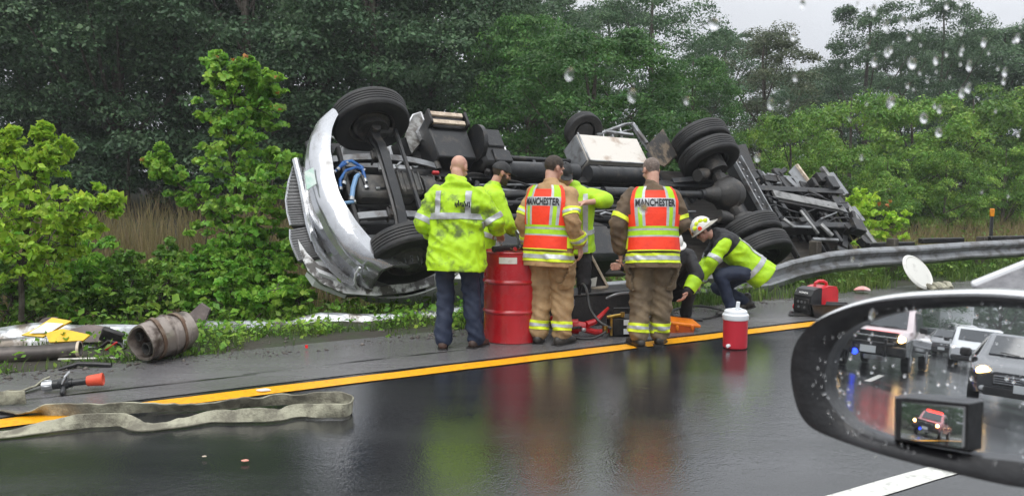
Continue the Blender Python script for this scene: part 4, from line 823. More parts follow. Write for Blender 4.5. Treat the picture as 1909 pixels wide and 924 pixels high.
def person(key, label, loc, yaw, pose, spec, group=None, s=1.0):
    pel = Vector(pose.get('pelvis', (0, 0, .95))); TR = Euler([R_(a) for a in pose.get('lean', (0, 0, 0))], 'XYZ').to_matrix(); TF = Matrix.Translation(pel) @ TR.to_4x4()
    g = spec.get('girth', 1.0); J = {}
    for sd, nm in ((-1, 'L'), (1, 'R')):
        J['sh' + nm] = TF @ Vector((sd * .185 * (g * .5 + .5), pose.get('shy', 0), .475)); J['hip' + nm] = TF @ Vector((sd * .10 * g, 0, -.04))
        for k in ('el', 'wr', 'kn', 'an'): J[k + nm] = Vector(pose[k + nm])
    HF = Matrix.Translation(TF @ Vector(pose.get('headpos', (0, .025, .735)))) @ Euler([R_(a) for a in pose.get('head', (0, 0, 0))], 'XYZ').to_matrix().to_4x4()
    # body: one continuous skin
    mb = MB(); head_blobs(mb, HF); chain(mb, HF @ Vector((0, -.02, -.05)), TF @ Vector((0, -.01, .54)), .056, .066, 12); torso(mb, TF, .82, -.15, .58, n=20)
    for nm in 'LR':
        chain(mb, J['sh' + nm], J['el' + nm], .050, .042); chain(mb, J['el' + nm], J['wr' + nm], .041, .027); chain(mb, J['hip' + nm], J['kn' + nm], .078, .052); chain(mb, J['kn' + nm], J['an' + nm], .052, .036)
    bme = remesh(mb, .0085, 2, .35)
    hm = MB()
    for nm, sd in (('L', -1), ('R', 1)):
        d = Vector(pose.get('hd' + nm, J['wr' + nm] - J['el' + nm])); nr = Vector(pose.get('pn' + nm, (-sd, .2, 0))); hand(hm, J['wr' + nm], d, nr, pose.get('th' + nm, sd), pose.get('curl', .45)); chain(hm, J['wr' + nm] + d.normalized() * .02, J['wr' + nm].lerp(J['el' + nm], .3), .027, .031, 10)
    hme = remesh(hm, .0042, 2, .3)
    bm = bmesh.new(); bm.from_mesh(bme); bm.from_mesh(hme); bme2 = bpy.data.meshes.new('person'); bm.to_mesh(bme2); bm.free()
    finish(bme2, m_skin, name='person'); root = link('person', bme2); root.location = loc; root.rotation_euler = (0, 0, yaw); root.scale = (s,) * 3
    tag(root, label, 'person', group)
    for sd in (1, -1):
        e = MB(); e.ell(HF @ Vector((sd * .031, .079, .008)), .0125, n=10, m=8); e.build('eye', m_eye, root)
    # trousers
    pr = spec.get('pants', (.098, .075, .070)); mb = MB(); torso(mb, TF, .95 * g, -.10, .12, n=24)
    for nm in 'LR':
        J['cuff' + nm] = J['kn' + nm].lerp(J['an' + nm], spec.get('cuff', .92)); chain(mb, J['hip' + nm], J['kn' + nm], pr[0] * 1.08, pr[1], 12); chain(mb, J['kn' + nm], J['cuff' + nm], pr[1], pr[2], 12)
    tme = remesh(mb, .013, 4); finish(tme, spec['pm'], .012, 7, spec.get('pfold', .010), 3.3, 'trousers'); tr = link('trousers', tme, root)
    for nm in 'LR':
        a, b = J['kn' + nm], J['cuff' + nm]; ax = (b - a).normalized()
        if spec.get('cuffband'):
            c0 = b - ax * .01
            for nme, lo, hi, m, of in (('cuff_band', -.085, .0, m_trim, .007), ('cuff_band', -.058, -.028, m_ref, .011)):
                patch(nme, tme, [(c0 + ax * lo, ax), (c0 + ax * hi, ax)], lambda p, lo=lo, hi=hi, c0=c0, ax=ax: lo < (p - c0).dot(ax) < hi and (p - c0 - ax * (p - c0).dot(ax)).length < pr[2] * 1.6, of, m, tr)
        if spec.get('pocket'):
            sd = -1 if nm == 'L' else 1; c0 = J['hip' + nm].lerp(J['kn' + nm], .55); ax2 = (J['kn' + nm] - J['hip' + nm]).normalized()
            patch('cargo_pocket', tme, [(c0 + ax2 * q, ax2) for q in (-.10, .12)] + [(c0 + Vector((0, q, 0)), Vector((0, 1, 0))) for q in (-.08, .07)], lambda p: abs((p - c0).dot(ax2) - .01) < .11 and abs(p.y - c0.y) < .075 and (p.x - c0.x) * sd > .02, .03, spec['pm'], tr, .028)
            patch('pocket_flap', tme, [(c0 + ax2 * q, ax2) for q in (-.115, -.045)] + [(c0 + Vector((0, q, 0)), Vector((0, 1, 0))) for q in (-.085, .075)], lambda p: abs((p - c0).dot(ax2) + .08) < .036 and abs(p.y - c0.y + .005) < .082 and (p.x - c0.x) * sd > .02, .040, spec['pm'], tr, .012)
    # boots
    for nm in 'LR':
        a = J['an' + nm]; td = Vector(pose.get('toe' + nm, (0, 1, 0))).normalized(); mb = MB(); dn = Vector(pose.get('sole' + nm, (0, 0, -1)))
        f = spec.get('boot', 1.0); chain(mb, a + dn * -.06, a + dn * .03, .052 * f, .05 * f, 12); chain(mb, a + dn * .045 - td * .05, a + dn * .05 + td * .06, .045 * f, .043 * f, 12); chain(mb, a + dn * .05 + td * .06, a + dn * .058 + td * .155, .045 * f, .036 * f, 12)
        bo = remesh(mb, .011, 3); finish(bo, spec['bm'], .003, 14, 0, 1, 'boot'); cutplane(bo, a + dn * .082, dn); b_ = link('boot', bo, root)
        sd_ = td.cross(dn).normalized(); R = Matrix((sd_, td, -dn)).transposed(); mb = MB(); out_ = [(.036, -.10), (.045, -.06), (.036, 0), (.047, .09), (.042, .16), (.02, .197), (-.02, .197), (-.042, .16), (-.047, .09), (-.036, 0), (-.045, -.06), (-.036, -.10)]
        mb.prism([a + dn * .074 + R @ Vector((x * f * 1.05, y, 0)) for x, y in out_], dn * .020); mb.build('sole', m_blk, b_)
    # jacket
    jm, sl = spec['jm'], spec.get('sleeve', (.085, .072, .060)); z0 = spec.get('hem', -.22); mb = MB(); torso(mb, TF, g, z0 - .04, .59, spec.get('joff', .012), 30)
    for nm in 'LR':
        J['sc' + nm] = J['el' + nm].lerp(J['wr' + nm], spec.get('slen', .9)); mb.ell(J['sh' + nm], sl[0] * 1.02, n=14, m=9); chain(mb, J['sh' + nm], J['el' + nm], sl[0], sl[1], 12); chain(mb, J['el' + nm], J['sc' + nm], sl[1], sl[2], 12)
    cr = spec.get('collar', .075)
    if cr: mb.ell(TF @ Vector((0, -.012, .60)), (cr, cr, .05), TR, 16, 10)
    if spec.get('hood'): mb.ell(TF @ Vector((0, -.09, .555)), (.155, .085, .06), TR @ Euler((R_(-18), 0, 0)).to_matrix(), 18, 10); mb.ell(TF @ Vector((0, -.12, .50)), (.10, .055, .075), TR, 16, 10); mb.ell(TF @ Vector((0, -.045, .615)), (.12, .105, .055), TR, 18, 10)
    jme = remesh(mb, .012, 3); cutplane(jme, TF @ Vector((0, 0, z0)), TR @ Vector((0, 0, -1)))
    finish(jme, jm, spec.get('jamp', .010), 8, spec.get('jfold', .008), hash(key) % 7, 'jacket'); ja = link('jacket', jme, root); TFI = TF.inverted(); tz = TR @ Vector((0, 0, 1)); txv = TR @ Vector((1, 0, 0))
    far = lambda p: min((p - (J['el' + n_] + max(0, min(1, (p - J['el' + n_]).dot(q - J['el' + n_]) / (q - J['el' + n_]).length_squared)) * (q - J['el' + n_]))).length / r for n_ in 'LR' for q, r in ((J['sc' + n_], sl[1] * 1.25), (J['sh' + n_].lerp(J['el' + n_], .35), sl[0] * 1.05))) > 1
    for lo, hi, m, of in spec.get('bands', ()):
        patch('reflective_band', jme, [(TF @ Vector((0, 0, lo)), tz), (TF @ Vector((0, 0, hi)), tz)], lambda p: lo < (TFI @ p).z < hi and far(p), of, m, ja)
    for x0, x1, lo, hi, m, of, bk in spec.get('straps', ()):
        patch('reflective_strap', jme, [(TF @ Vector((0, 0, lo)), tz), (TF @ Vector((0, 0, hi)), tz)] + [(TF @ Vector((q, 0, 0)), txv) for q in (x0, x1)], lambda p: (lambda q: x0 < q.x < x1 and lo < q.z < hi and (q.y < -.02 if bk else q.y > .02))(TFI @ p) and far(p), of, m, ja)
    for nm in 'LR':
        for seg, lo, hi, m, of in spec.get('arm', ()):
            a, b = (J['sh' + nm], J['el' + nm]) if seg == 'u' else (J['el' + nm], J['sc' + nm]); ax = (b - a).normalized(); L_ = (b - a).length
            patch('sleeve_band', jme, [(a + ax * L_ * lo, ax), (a + ax * L_ * hi, ax)], lambda p: lo * L_ < (p - a).dot(ax) < hi * L_ and (p - a - ax * (p - a).dot(ax)).length < sl[0] * 1.3 and (seg == 'f' or abs((TFI @ p).x) > .2 * g), of, m, ja)
    if spec.get('yoke'):
        patch('dark_yoke', jme, [(TF @ Vector((0, 0, .36)), tz)], lambda p: (TFI @ p).z > .36 and (p - J['sh' + ('L' if (TFI @ p).x < 0 else 'R')]).length < .26 and abs((TFI @ p).x) < .25, .006, spec['yoke'], ja)
    # hair, caps, helmets
    HI = HF.inverted()
    def hairpatch(nme, test, m, off=.006): return patch(nme, bme, [], lambda p: test(HI @ p) and (HI @ p).length < .17, off, m, root, .005)
    if 'hair' in spec:
        hairpatch('hair', lambda q: q.z > -.05 and (q.z > .062 + .0 if q.y > .045 else (q.z > .02 if q.y > .0 else (q.z > -.035 if q.y < -.03 else q.z > .028))) and abs(q.x) < .085, spec['hair'], spec.get('hoff', .007))
    if spec.get('beard'): hairpatch('beard', lambda q: q.y > .005 and -.14 < q.z < -.035 + .03 * (q.y < .05) and abs(q.z + .054) + abs(q.x) * .3 > .0 and not (abs(q.x) < .022 and abs(q.z + .054) < .009), spec['beard'], .006)
    if spec.get('cap'):
        cp = hairpatch('cap', lambda q: q.z > .030 + .10 * max(0, -.02 - q.y) * 0 and not (spec.get('capgap') and q.y < -.06 and q.z < .062 and abs(q.x) < .04), m_cap, .012); fw = spec['cap']
        mb = MB(); n = 10; top = [HF @ Vector((.070 * math.sin(a), fw * (.055 + .115 * math.cos(a) ** .7 * 1.0), .040 - .012 * math.cos(a) - .010 * abs(math.sin(a)))) for a in [R_(-88 + 176 * i / n) for i in range(n + 1)]]; mb.prism(top, HF.to_3x3() @ Vector((0, 0, .006))); mb.build('cap_peak', m_cap, cp)
        mb = MB(); mb.ell(HF @ Vector((0, -.012, .131)), .008, n=8, m=6); mb.build('cap_button', m_cap, cp)
        if spec.get('emblem'): mb = MB(); [mb.box(HF @ Vector((x, -.112, .055 + .006 * i)), (.011, .006, .020), HF.to_3x3(), .002) for i, x in enumerate((-.03, -.015, 0, .015, .03))]; mb.build('cap_emblem', m_ref, cp)
    if spec.get('helmet'):
        mb = MB(); rg = []
        for k in range(9):
            t = k / 8 * math.pi / 2; r = math.cos(t) ** .8; rg.append([HF @ Vector((.098 * r * math.cos(a), -.012 + .122 * r * math.sin(a), .042 + .125 * math.sin(t))) for a in [2 * math.pi * i / 24 for i in range(24)]])
        mb.loft(rg); he = mb.build('helmet', m_hw, root, ang=60)
        mb = MB(); ro = []
        for k, (rx, ry0, ry1, z) in enumerate(((.097, .12, .12, .045), (.125, .16, .185, .034), (.130, .165, .20, .028), (.130, .165, .20, .022), (.10, .12, .12, .036))):
            ro.append([HF @ Vector((rx * math.cos(a), -.012 + (ry0 if math.sin(a) > 0 else ry1) * math.sin(a), z - (.018 * max(0, -math.sin(a)) if k in (1, 2, 3) else 0))) for a in [2 * math.pi * i / 28 for i in range(28)]])
        mb.loft(ro, cap=False); mb.build('helmet_brim', m_hw if spec['helmet'] == 2 else mat('helmet_brim_dark', (.35, .33, .28), .3, col2=(.08, .07, .06), scale=9), he)
        mb = MB(); mb.tube([HF @ Vector((0, -.012 + .126 * math.cos(a), .045 + .128 * math.sin(a))) for a in [R_(10 + 16 * i) for i in range(11)]], .008, 6); mb.build('helmet_ridge', m_hw, he)
        if spec['helmet'] == 1:
            for q in (40, 75, 108, 142):
                for sd in (-1, 1):
                    c_ = Vector((sd * .075 * 1.0, -.012 + .105 * math.cos(R_(q)) * .9, .042 + .085 * math.sin(R_(q)))); mb = MB(); mb.ell(HF @ c_, (.012, .030, .026), HF.to_3x3(), 10, 8); mb.build('helmet_tetrahedron', m_trim, he)
            mb = MB(); mb.box(HF @ Vector((0, .122, .085)), (.085, .012, .10), HF.to_3x3() @ Euler((R_(14), 0, 0)).to_matrix(), .01); mb.build('helmet_shield', mat('leather_shield', (.30, .14, .05), .5, col2=(.12, .05, .03), scale=14), he)
            mb = MB(); mb.cyl(HF @ Vector((-.095, .02, .062)), HF @ Vector((-.106, .02, .062)), .024, n=14); mb.build('helmet_decal', m_org, he)
    ALLP[key] = root
    return root, TF, J, ja, HF
def vest(root, TF, word, g=1.0, off=.040):
    """high visibility waistcoat: colour panels with their own edges, lettering across the back"""
    ms = [m_org, m_lime, m_ref, m_trim]; S = [-1, -.955, -.84, -.72, -.62, -.48, -.38, -.25, -.12, 0, .12, .25, .38, .48, .62, .72, .84, .955, 1]
    zs = [-.045, -.035, -.02, 0, .03, .06, .085, .09, .10, .125, .145, .165, .185, .21, .24, .27, .30, .33, .36, .362, .39, .42, .448, .45, .47, .49, .51, .53, .55]
    def pt(s, z, bk):
        a, b, yo = pw(PROF, z); a = a * g + off; b = b * g + off; x = a * s * .985; yy = b * math.sqrt(max(0, 1 - abs(s) ** 2.3)) ** .9; return TF @ Vector((x, yo - yy if bk else yo + yy, z + (.012 if z > .5 else 0)))
    def col(s, z, bk):
        a = abs(s)
        if z < .085: return 3 if z < -.035 or (a > .955) else 0
        if z < .185: return 2 if (.085 <= z < .10) or (.145 <= z < .165) else 1
        if .362 <= z < .448 and a < .72: return 2
        if a > .955: return 3
        if a > .72: return 0
        if a > .62: return 2 if z < .362 else 1
        if a > .48: return 1
        if a > .38: return 2
        return 0
    mb = MB()
    for bk in (True, False):
        for s0, s1 in zip(S, S[1:]):
            for z0, z1 in zip(zs, zs[1:]):
                s, z = (s0 + s1) / 2, (z0 + z1) / 2
                if z > .30 and abs(s) > .86 - .6 * max(0, z - .5): continue            # arm holes
                if z > .51 and abs(s) < .36 and bk: continue                             # neck
                if not bk and z > .30 and abs(s) < (z - .30) * 1.6: continue
                if z < -.02 and abs(s) > .9: continue
                mb.cur = col(s, z, bk); q = [pt(s0, z0, bk), pt(s1, z0, bk), pt(s1, z1, bk), pt(s0, z1, bk)]; mb.add(q if bk else q[::-1], [(0, 1, 2, 3)])
    me = mb.mesh('vest', ms); bm = bmesh.new(); bm.from_mesh(me); bm.normal_update(); bmesh.ops.solidify(bm, geom=bm.faces[:], thickness=.008); bm.to_mesh(me); bm.free(); me.polygons.foreach_set('use_smooth', [True] * len(me.polygons)); me.set_sharp_from_angle(angle=R_(50))
    vo = link('vest', me, root)
    cu = bpy.data.curves.new('t', 'FONT'); cu.body = word; cu.align_x = 'CENTER'; cu.align_y = 'CENTER'; cu.size = 1; cu.offset = .018; cu.extrude = 0; cu.resolution_u = 2
    to = bpy.data.objects.new('t', cu); COL.objects.link(to); tm = bpy.data.meshes.new_from_object(to.evaluated_get(bpy.context.evaluated_depsgraph_get())); bpy.data.objects.remove(to)
    bm = bmesh.new(); bm.from_mesh(tm); xs = [v.co.x for v in bm.verts]; ys = [v.co.y for v in bm.verts]; x0, x1, y0, y1 = min(xs), max(xs), min(ys), max(ys)
    for i in range(1, 24): bmesh.ops.bisect_plane(bm, geom=bm.verts[:] + bm.edges[:] + bm.faces[:], plane_co=(lerp(x0, x1, i / 24), 0, 0), plane_no=(1, 0, 0))
    for v in bm.verts:
        s = lerp(-.69, .69, (v.co.x - x0) / (x1 - x0)); z = .405 + ((v.co.y - y0) / (y1 - y0) - .5) * .068
        a, b, yo = pw(PROF, z); p = pt(s, z, True); v.co = p + (TF.to_3x3() @ Vector((0, -.006, 0)))
    bmesh.ops.solidify(bm, geom=bm.faces[:], thickness=.003); bm.to_mesh(tm); bm.free(); tm.materials.clear(); tm.materials.append(m_blkc); lo_ = link('lettering', tm, vo); return vo
def ground_at(px, py, Y=None): p = gnd(px, py); return Vector((p.x, p.y, .004))
# -- A: bald man in dirty lime jacket
pA = dict(elL=(-.315, -.02, 1.17), wrL=(-.30, .20, 1.03), elR=(.35, .06, 1.18), wrR=(.34, .31, 1.06), knL=(-.115, .03, .50), anL=(-.12, -.06, .085), knR=(.125, .05, .50), anR=(.17, .05, .085), toeL=(-.25, 1, 0), toeR=(.45, 1, 0), head=(-30, 0, -14), hdR=(.0, .9, -.4), pnR=(0, -.3, -1), thR=1, lean=(-7, 0, 0))
sA = dict(girth=1.17, jm=m_limed, pm=m_navy, bm=m_shoe, pants=(.105, .083, .088), cuff=.97, hem=-.23, sleeve=(.100, .086, .072), slen=.72, hood=True, joff=.02, bands=((.245, .300, m_ref, .008),), straps=((-.165, -.115, .30, .50, m_ref, .009, True), (.115, .165, .30, .50, m_ref, .009, True)), arm=(('u', .80, .98, m_ref, .007),), jfold=.020, pfold=.013)
rA = person('A', 'bald man seen from behind in dirty lime jacket and navy trousers', rw(*uv(ground_at(852, 648)), .004), R_(-10), pA, sA, s=1.0)
mb = MB()
for i in range(9): mb.box(rA[1] @ Vector((.035 + .016 * i, -.232 + .0035 * abs(i - 2), .375 + .02 * noise.noise(Vector((i * 1.7, 0, 0))))), (.011, .01, .030 + .012 * (i % 3)), Euler((0, .2 * (i % 2), 0)).to_matrix(), .002)
mb.build('back_print', m_blkc, rA[3])
# -- C: firefighter in tan coat
pC = dict(elL=(-.27, .0, 1.18), wrL=(-.235, .10, .93), elR=(.275, -.08, 1.18), wrR=(.295, .06, .955), knL=(-.10, .06, .50), anL=(-.105, .0, .085), knR=(.11, .09, .50), anR=(.13, .02, .085), toeL=(-.3, 1, 0), toeR=(.35, 1, 0), head=(-20, 0, -34), hdR=(.02, .25, -1), hdL=(0, .1, -1), pnR=(-1, .0, .2), lean=(-6, 0, -6))
sC = dict(girth=1.03, jm=m_tanc, pm=m_tanp, bm=m_boot, pants=(.118, .105, .100), cuff=.90, cuffband=True, pocket=True, hem=-.20, hair=m_hair, boot=1.15, sleeve=(.088, .082, .072), slen=.86, bands=((-.155, -.065, m_trim, .007), (-.13, -.09, m_ref, .011)), arm=(('f', .62, .96, m_trim, .007), ('f', .73, .86, m_ref, .011), ('u', .55, .82, m_trim, .007), ('u', .64, .73, m_ref, .011)), jfold=.017, pfold=.015)
rC = person('C', 'dark haired firefighter in tan turnout gear and lettered vest beside the red drum', rw(*uv(ground_at(1022, 641)), .004), R_(-26), pC, sC, 'firefighters in lettered vests', 1.0)
vest(rC[0], rC[1], 'MANCHESTER', 1.03)
hm = MB(); Jc = rC[2]; hand(hm, Jc['wrL'], Vector((0, .1, -1)), Vector((1, .2, 0)), -1, .35, 1.35); chain(hm, Jc['wrL'] + Vector((0, 0, .04)), Jc['wrL'] + Vector((0, 0, -.03)), .042, .04, 10)
gm = remesh(hm, .006, 2, .3); finish(gm, m_blkc, name='glove'); gv = link('glove', gm, rC[0]); gv.location = (0, 0, -.005)
# -- E: firefighter in brown coat
pE = dict(elL=(-.33, -.03, 1.17), wrL=(-.30, .05, .90), elR=(.28, .05, 1.17), wrR=(.17, .28, 1.06), knL=(-.10, .04, .50), anL=(-.13, -.03, .085), knR=(.10, .06, .50), anR=(.09, .08, .085), toeL=(-.5, 1, 0), toeR=(.3, 1, 0), head=(-26, 0, 24), hdL=(.05, .2, -1), pnL=(1, .1, 0), lean=(-8, 0, 4))
sE = dict(girth=1.08, jm=m_brn, pm=m_brnp, bm=m_boot, pants=(.124, .108, .098), cuff=.90, cuffband=True, pocket=True, hem=-.20, hair=m_grey, hoff=.004, boot=1.15, sleeve=(.096, .086, .075), slen=.86, bands=((-.155, -.065, m_trim, .007), (-.13, -.09, m_ref, .011)), arm=(('u', .72, .86, m_trim, .007),), jfold=.018, pfold=.016)
rE = person('E', 'grey haired firefighter in brown turnout gear and lettered vest by the black pump', rw(*uv(ground_at(1214, 645)), .004), R_(-4), pE, sE, 'firefighters in lettered vests', .99)
vest(rE[0], rE[1], 'MANCHESTER', 1.08)
# -- B: bearded man with cap behind the drum
pB = dict(pelvis=(0, -.05, .95), lean=(-18, 0, 0), elL=(-.26, .22, 1.12), wrL=(-.16, .42, 1.00), elR=(.27, .20, 1.12), wrR=(.16, .42, .99), knL=(-.11, .03, .50), anL=(-.12, -.05, .085), knR=(.11, .03, .50), anR=(.14, .0, .085), head=(-20, 0, 0))
sB = dict(girth=1.05, jm=m_limed, pm=m_navy, bm=m_boot, hem=-.18, sleeve=(.09, .08, .066), slen=.75, cap=1, beard=m_beard, hair=m_beard, hoff=.003, straps=((-.14, -.09, .1, .5, m_ref, .008, False), (.09, .14, .1, .5, m_ref, .008, False)), bands=((.05, .10, m_ref, .008),))
person('B', 'bearded man in a black cap and lime jacket leaning over the red drum', atY(900, HY, 8.45) * 1.0 - Vector((0, 0, CAM_H)) + Vector((0, 0, .0)), R_(-76), pB, sB)
# -- D: man in black cap and lime vest beyond the tan firefighter
pD = dict(elL=(-.34, .10, 1.38), wrL=(-.13, .30, 1.36), elR=(.30, .10, 1.18), wrR=(.15, .30, 1.15), knL=(-.11, .03, .50), anL=(-.12, -.05, .085), knR=(.11, .03, .50), anR=(.14, .0, .085), head=(-34, 0, 15), hdL=(1, .1, -.1), pnL=(0, -.2, -1), thL=1, lean=(-10, 0, 0), headpos=(.10, .03, .725))
sD = dict(girth=1.0, jm=m_lime, pm=m_blkc, bm=m_boot, hem=-.12, sleeve=(.10, .085, .075), slen=.35, cap=1, hair=m_hair, straps=((-.15, -.10, -.1, .52, m_ref, .008, False), (.10, .15, -.1, .52, m_ref, .008, False)), bands=((.08, .13, m_ref, .009),))
person('D', 'man in a black cap and lime vest facing the road beyond the tan coated firefighter', Vector((.68, 8.75, -.02)), R_(172), pD, sD)
# -- F: crouching officer in white helmet
pF = dict(pelvis=(0, -.20, .56), lean=(-50, 0, 0), elL=(-.25, .30, .66), wrL=(-.14, .44, .42), elR=(.24, .30, .62), wrR=(.14, .42, .38), knL=(-.17, .22, .50), anL=(-.14, .06, .09), knR=(.15, .20, .30), anR=(.15, -.16, .14), toeR=(0, .9, -.3), head=(-40, 0, 0), headpos=(0, .05, .72), hdL=(.1, .3, -1), pnL=(1, -.3, 0), curl=.8)
sF = dict(girth=.98, jm=m_lime, pm=m_navy, bm=m_boot, hem=-.16, sleeve=(.092, .076, .062), slen=.9, helmet=1, hair=m_hair, yoke=m_blkc, bands=((-.02, .04, m_ref, .009),), straps=((.08, .13, .02, .36, m_ref, .009, True), (-.13, -.08, .02, .36, m_ref, .009, True)), arm=(('u', .78, .98, m_ref, .008), ('f', .88, .97, m_ref, .008)), jfold=.014)
person('F', 'crouching firefighter in white helmet and lime jacket with dark shoulders, beside the bent guardrail', Vector((2.62, 9.35, .0)), R_(84), pF, sF)
# -- G: second crouching rescuer, mostly hidden
pG = dict(pelvis=(0, -.22, .46), lean=(-52, 0, -8), elR=(.36, .28, .66), wrR=(.58, .36, .66), elL=(-.22, .32, .56), wrL=(-.10, .42, .40), knL=(-.17, .20, .46), anL=(-.14, .02, .09), knR=(.17, .20, .46), anR=(.15, .02, .09), head=(-20, 0, 0), headpos=(-.04, .05, .73))
sG = dict(girth=1.05, jm=m_blkc, pm=m_blkc, bm=m_boot, hem=-.2, helmet=2, hair=m_hair, arm=(('f', .25, .98, m_lime, .012),))
person('G', 'rescuer in white helmet and dark coat crouching behind the brown coated firefighter', Vector((1.78, 8.85, .0)), R_(176), pG, sG)
# ================================================================ SMALL THINGS
m_drum = mat('red_drum_paint', (.42, .012, .018), .24, col2=(.30, .010, .014), scale=3.5, lo=.42, hi=.7, coat=.4, bump=.16, bscale=7, rough2=.4)
m_lab = mat('paper_label', (.62, .60, .55), .5, col2=(.45, .42, .38), scale=18, lo=.5, hi=.75)
p = ground_at(955, 632); dr = thing('steel_drum', 'red steel drum with debris and tools on its lid, between two rescuers', 'drum', p, R_(20))
mb = MB(); pr = [(0, .012), (.272, .012), (.278, 0), (.286, .008), (.283, .025)]
for z in (.30, .59): pr += [(.281, z - .022), (.290, z - .010), (.293, z), (.290, z + .010), (.281, z + .022)]
pr += [(.281, .858), (.286, .866), (.29, .876), (.286, .884), (.276, .884), (.272, .868), (0, .866)]
mb.lathe(pr, n=48); mb.build('drum_shell', m_drum, dr, ang=30)
mb = MB(); n = 8; a0 = -2.38
mb.loft([[Vector(((.2835 + k) * math.cos(a), (.2835 + k) * math.sin(a), z)) for k, z in ((0, .775), (0, .835), (.002, .835), (.002, .775))] for a in [a0 + .62 * i / n for i in range(n + 1)]]); mb.build('label', m_lab, dr)
mb = MB(); mb.cyl((.16, .05, .866), (.16, .05, .874), .03, n=14); mb.build('bung', m_alu, dr)
# things lying on the drum
m_straw = mat('debris', (.24, .14, .05), .7, col2=(.08, .05, .03), scale=14, bump=.5, bscale=40)
dz = p + Vector((0, 0, .884)); rs = random.Random(3)
for i, (x, y, l, r, m, nm, lb, c_) in enumerate(((-.05, -.15, .34, .028, m_blkc, 'pry_bar', 'black bar lying across the lid of the red drum', 'tool'), (.02, -.02, .24, .02, m_red, 'hand_tool', 'red handled tool on the lid of the red drum', 'tool'), (-.14, .02, .20, .022, m_gry, 'hand_tool', 'grey wrench on the lid of the red drum', 'tool'))):
    t = thing(nm, lb, c_, dz + Vector((x, y, r)), rs.random() * 3); mb = MB(); mb.tube([(-l / 2, 0, 0), (0, .01, .004), (l / 2, 0, 0)], r, 8); mb.build('shaft', m, t); mb = MB(); mb.box((l / 2, 0, 0), (.07, .08, .05)); mb.build('tool_head', m_blk2, t)
t = thing('absorbent_heap', 'heap of brown debris and splinters on the lid of the red drum', 'debris', dz)
mb = MB()
for i in range(60): a = rs.random() * 6.28; q = rs.random() ** .5 * .2; mb.box((q * math.cos(a), q * math.sin(a), .006 + rs.random() * .03), (rs.uniform(.01, .05), .012, .008), Euler((rs.random(), rs.random(), rs.random() * 3)).to_matrix(), 0)
mb.build('splinters', m_straw, t)
t = thing('metal_ring', 'shiny metal hose coupling held over the red drum', 'coupling', dz + Vector((.06, .08, .12))); mb = MB(); mb.lathe([(.06, 0), (.075, 0), (.075, .09), (.06, .09), (.06, 0)], ax=(1, .3, .4), n=20); mb.build('ring', m_alu, t); mb = MB(); mb.tube([(0, 0, -.02), (.0, -.06, -.07), (.01, -.08, -.12)], .015, 8); mb.build('lever', m_blk2, t)
# cooler
p = ground_at(1370, 648); co = thing('drink_cooler', 'red drinks cooler with white screw lid standing alone on the wet lane', 'cooler', p, R_(-12))
m_clr = mat('cooler_red', (.46, .02, .035), .33, col2=(.36, .015, .03), scale=4, lo=.5, hi=.8, bump=.08, bscale=60); m_clw = mat('cooler_white', (.74, .77, .80), .3, col2=(.6, .63, .66), scale=6, lo=.5, hi=.8)
MB().lathe([(0, 0), (.105, 0), (.112, .01), (.113, .265), (.108, .27), (0, .27)], n=40).build('body', m_clr, co, ang=30)
lid = MB().lathe([(0, .268), (.116, .268), (.120, .275), (.120, .315), (.114, .322), (.108, .326), (.104, .350), (.094, .358), (0, .362)], n=40).build('lid', m_clw, co, ang=30)
mb = MB(); mb.tube([(-.118, .0, .30), (-.09, .005, .345), (-.02, .01, .366), (.03, .01, .372), (.06, 0, .362), (.118, 0, .30)], .009, 8); mb.build('handle', m_clw, lid)
mb = MB(); mb.box((.015, -.04, .40), (.034, .016, .085), Euler((.1, .1, 0)).to_matrix()); mb.build('latch_strap', m_clw, lid)
mb = MB(); mb.cyl((-.06, -.095, .035), (-.075, -.125, .035), .016, n=12); mb.box((-.075, -.125, .035), (.02, .02, .035)); mb.build('spigot', m_clw, co)
# generator
p = ground_at(1520, 586); ge = thing('generator', 'portable generator with black front and red case on the shoulder', 'generator', p, R_(-62)); ge.scale = (.86,) * 3
m_gred = mat('generator_red', (.62, .02, .03), .3, col2=(.5, .015, .025), scale=5, coat=.3); m_gblk = mat('generator_black', (.02, .02, .022), .4, col2=(.035, .035, .037), scale=9)
def sidepoly(pts, x0, x1): return [Vector((x0, y, z)) for y, z in pts], Vector((x1 - x0, 0, 0))
mb = MB(); q, v_ = sidepoly(((-.05, .02), (.26, .02), (.275, .06), (.265, .33), (.23, .385), (.08, .395), (-.05, .37)), -.145, .145); mb.prism(q, v_); mb.build('case', m_gred, ge, ang=25)
mb = MB(); q, v_ = sidepoly(((-.25, .03), (-.06, .02), (-.052, .38), (-.10, .385), (-.20, .36), (-.255, .28), (-.26, .06)), -.147, .147); mb.prism(q, v_); fp = mb.build('front_case', m_gblk, ge, ang=25)
mb = MB(); mb.tube([(0, -.03, .385), (0, -.02, .43), (0, .04, .455), (0, .13, .45), (0, .19, .425), (0, .20, .385)], .022, 10); mb.build('handle', m_gred, ge)
mb = MB(); mb.box((0, -.262, .16), (.22, .012, .16)); mb.build('control_panel', m_gblk, fp)
for x, z in ((-.06, .19), (.0, .19), (.06, .19), (-.05, .12), (.05, .12)): mb = MB(); mb.cyl((x, -.27, z), (x, -.277, z), .018, n=12); mb.build('socket', m_gry, fp)
mb = MB(); mb.cyl((-.15, -.20, .10), (-.19, -.21, .10), .035, n=14); mb.box((-.19, -.21, .10), (.03, .02, .07)); mb.build('starter_knob', m_gred, fp)
for s in (-1, 1):
    for y in (-.2, .2): mb = MB(); mb.cyl((s * .11, y, 0), (s * .11, y, .03), .02, n=10); mb.build('foot', m_blk, ge)
for i in range(6): mb = MB(); mb.box((-.148, .05 + .03 * i, .17), (.006, .012, .14), bev=.002); mb.build('vent_slat', m_gblk, ge)
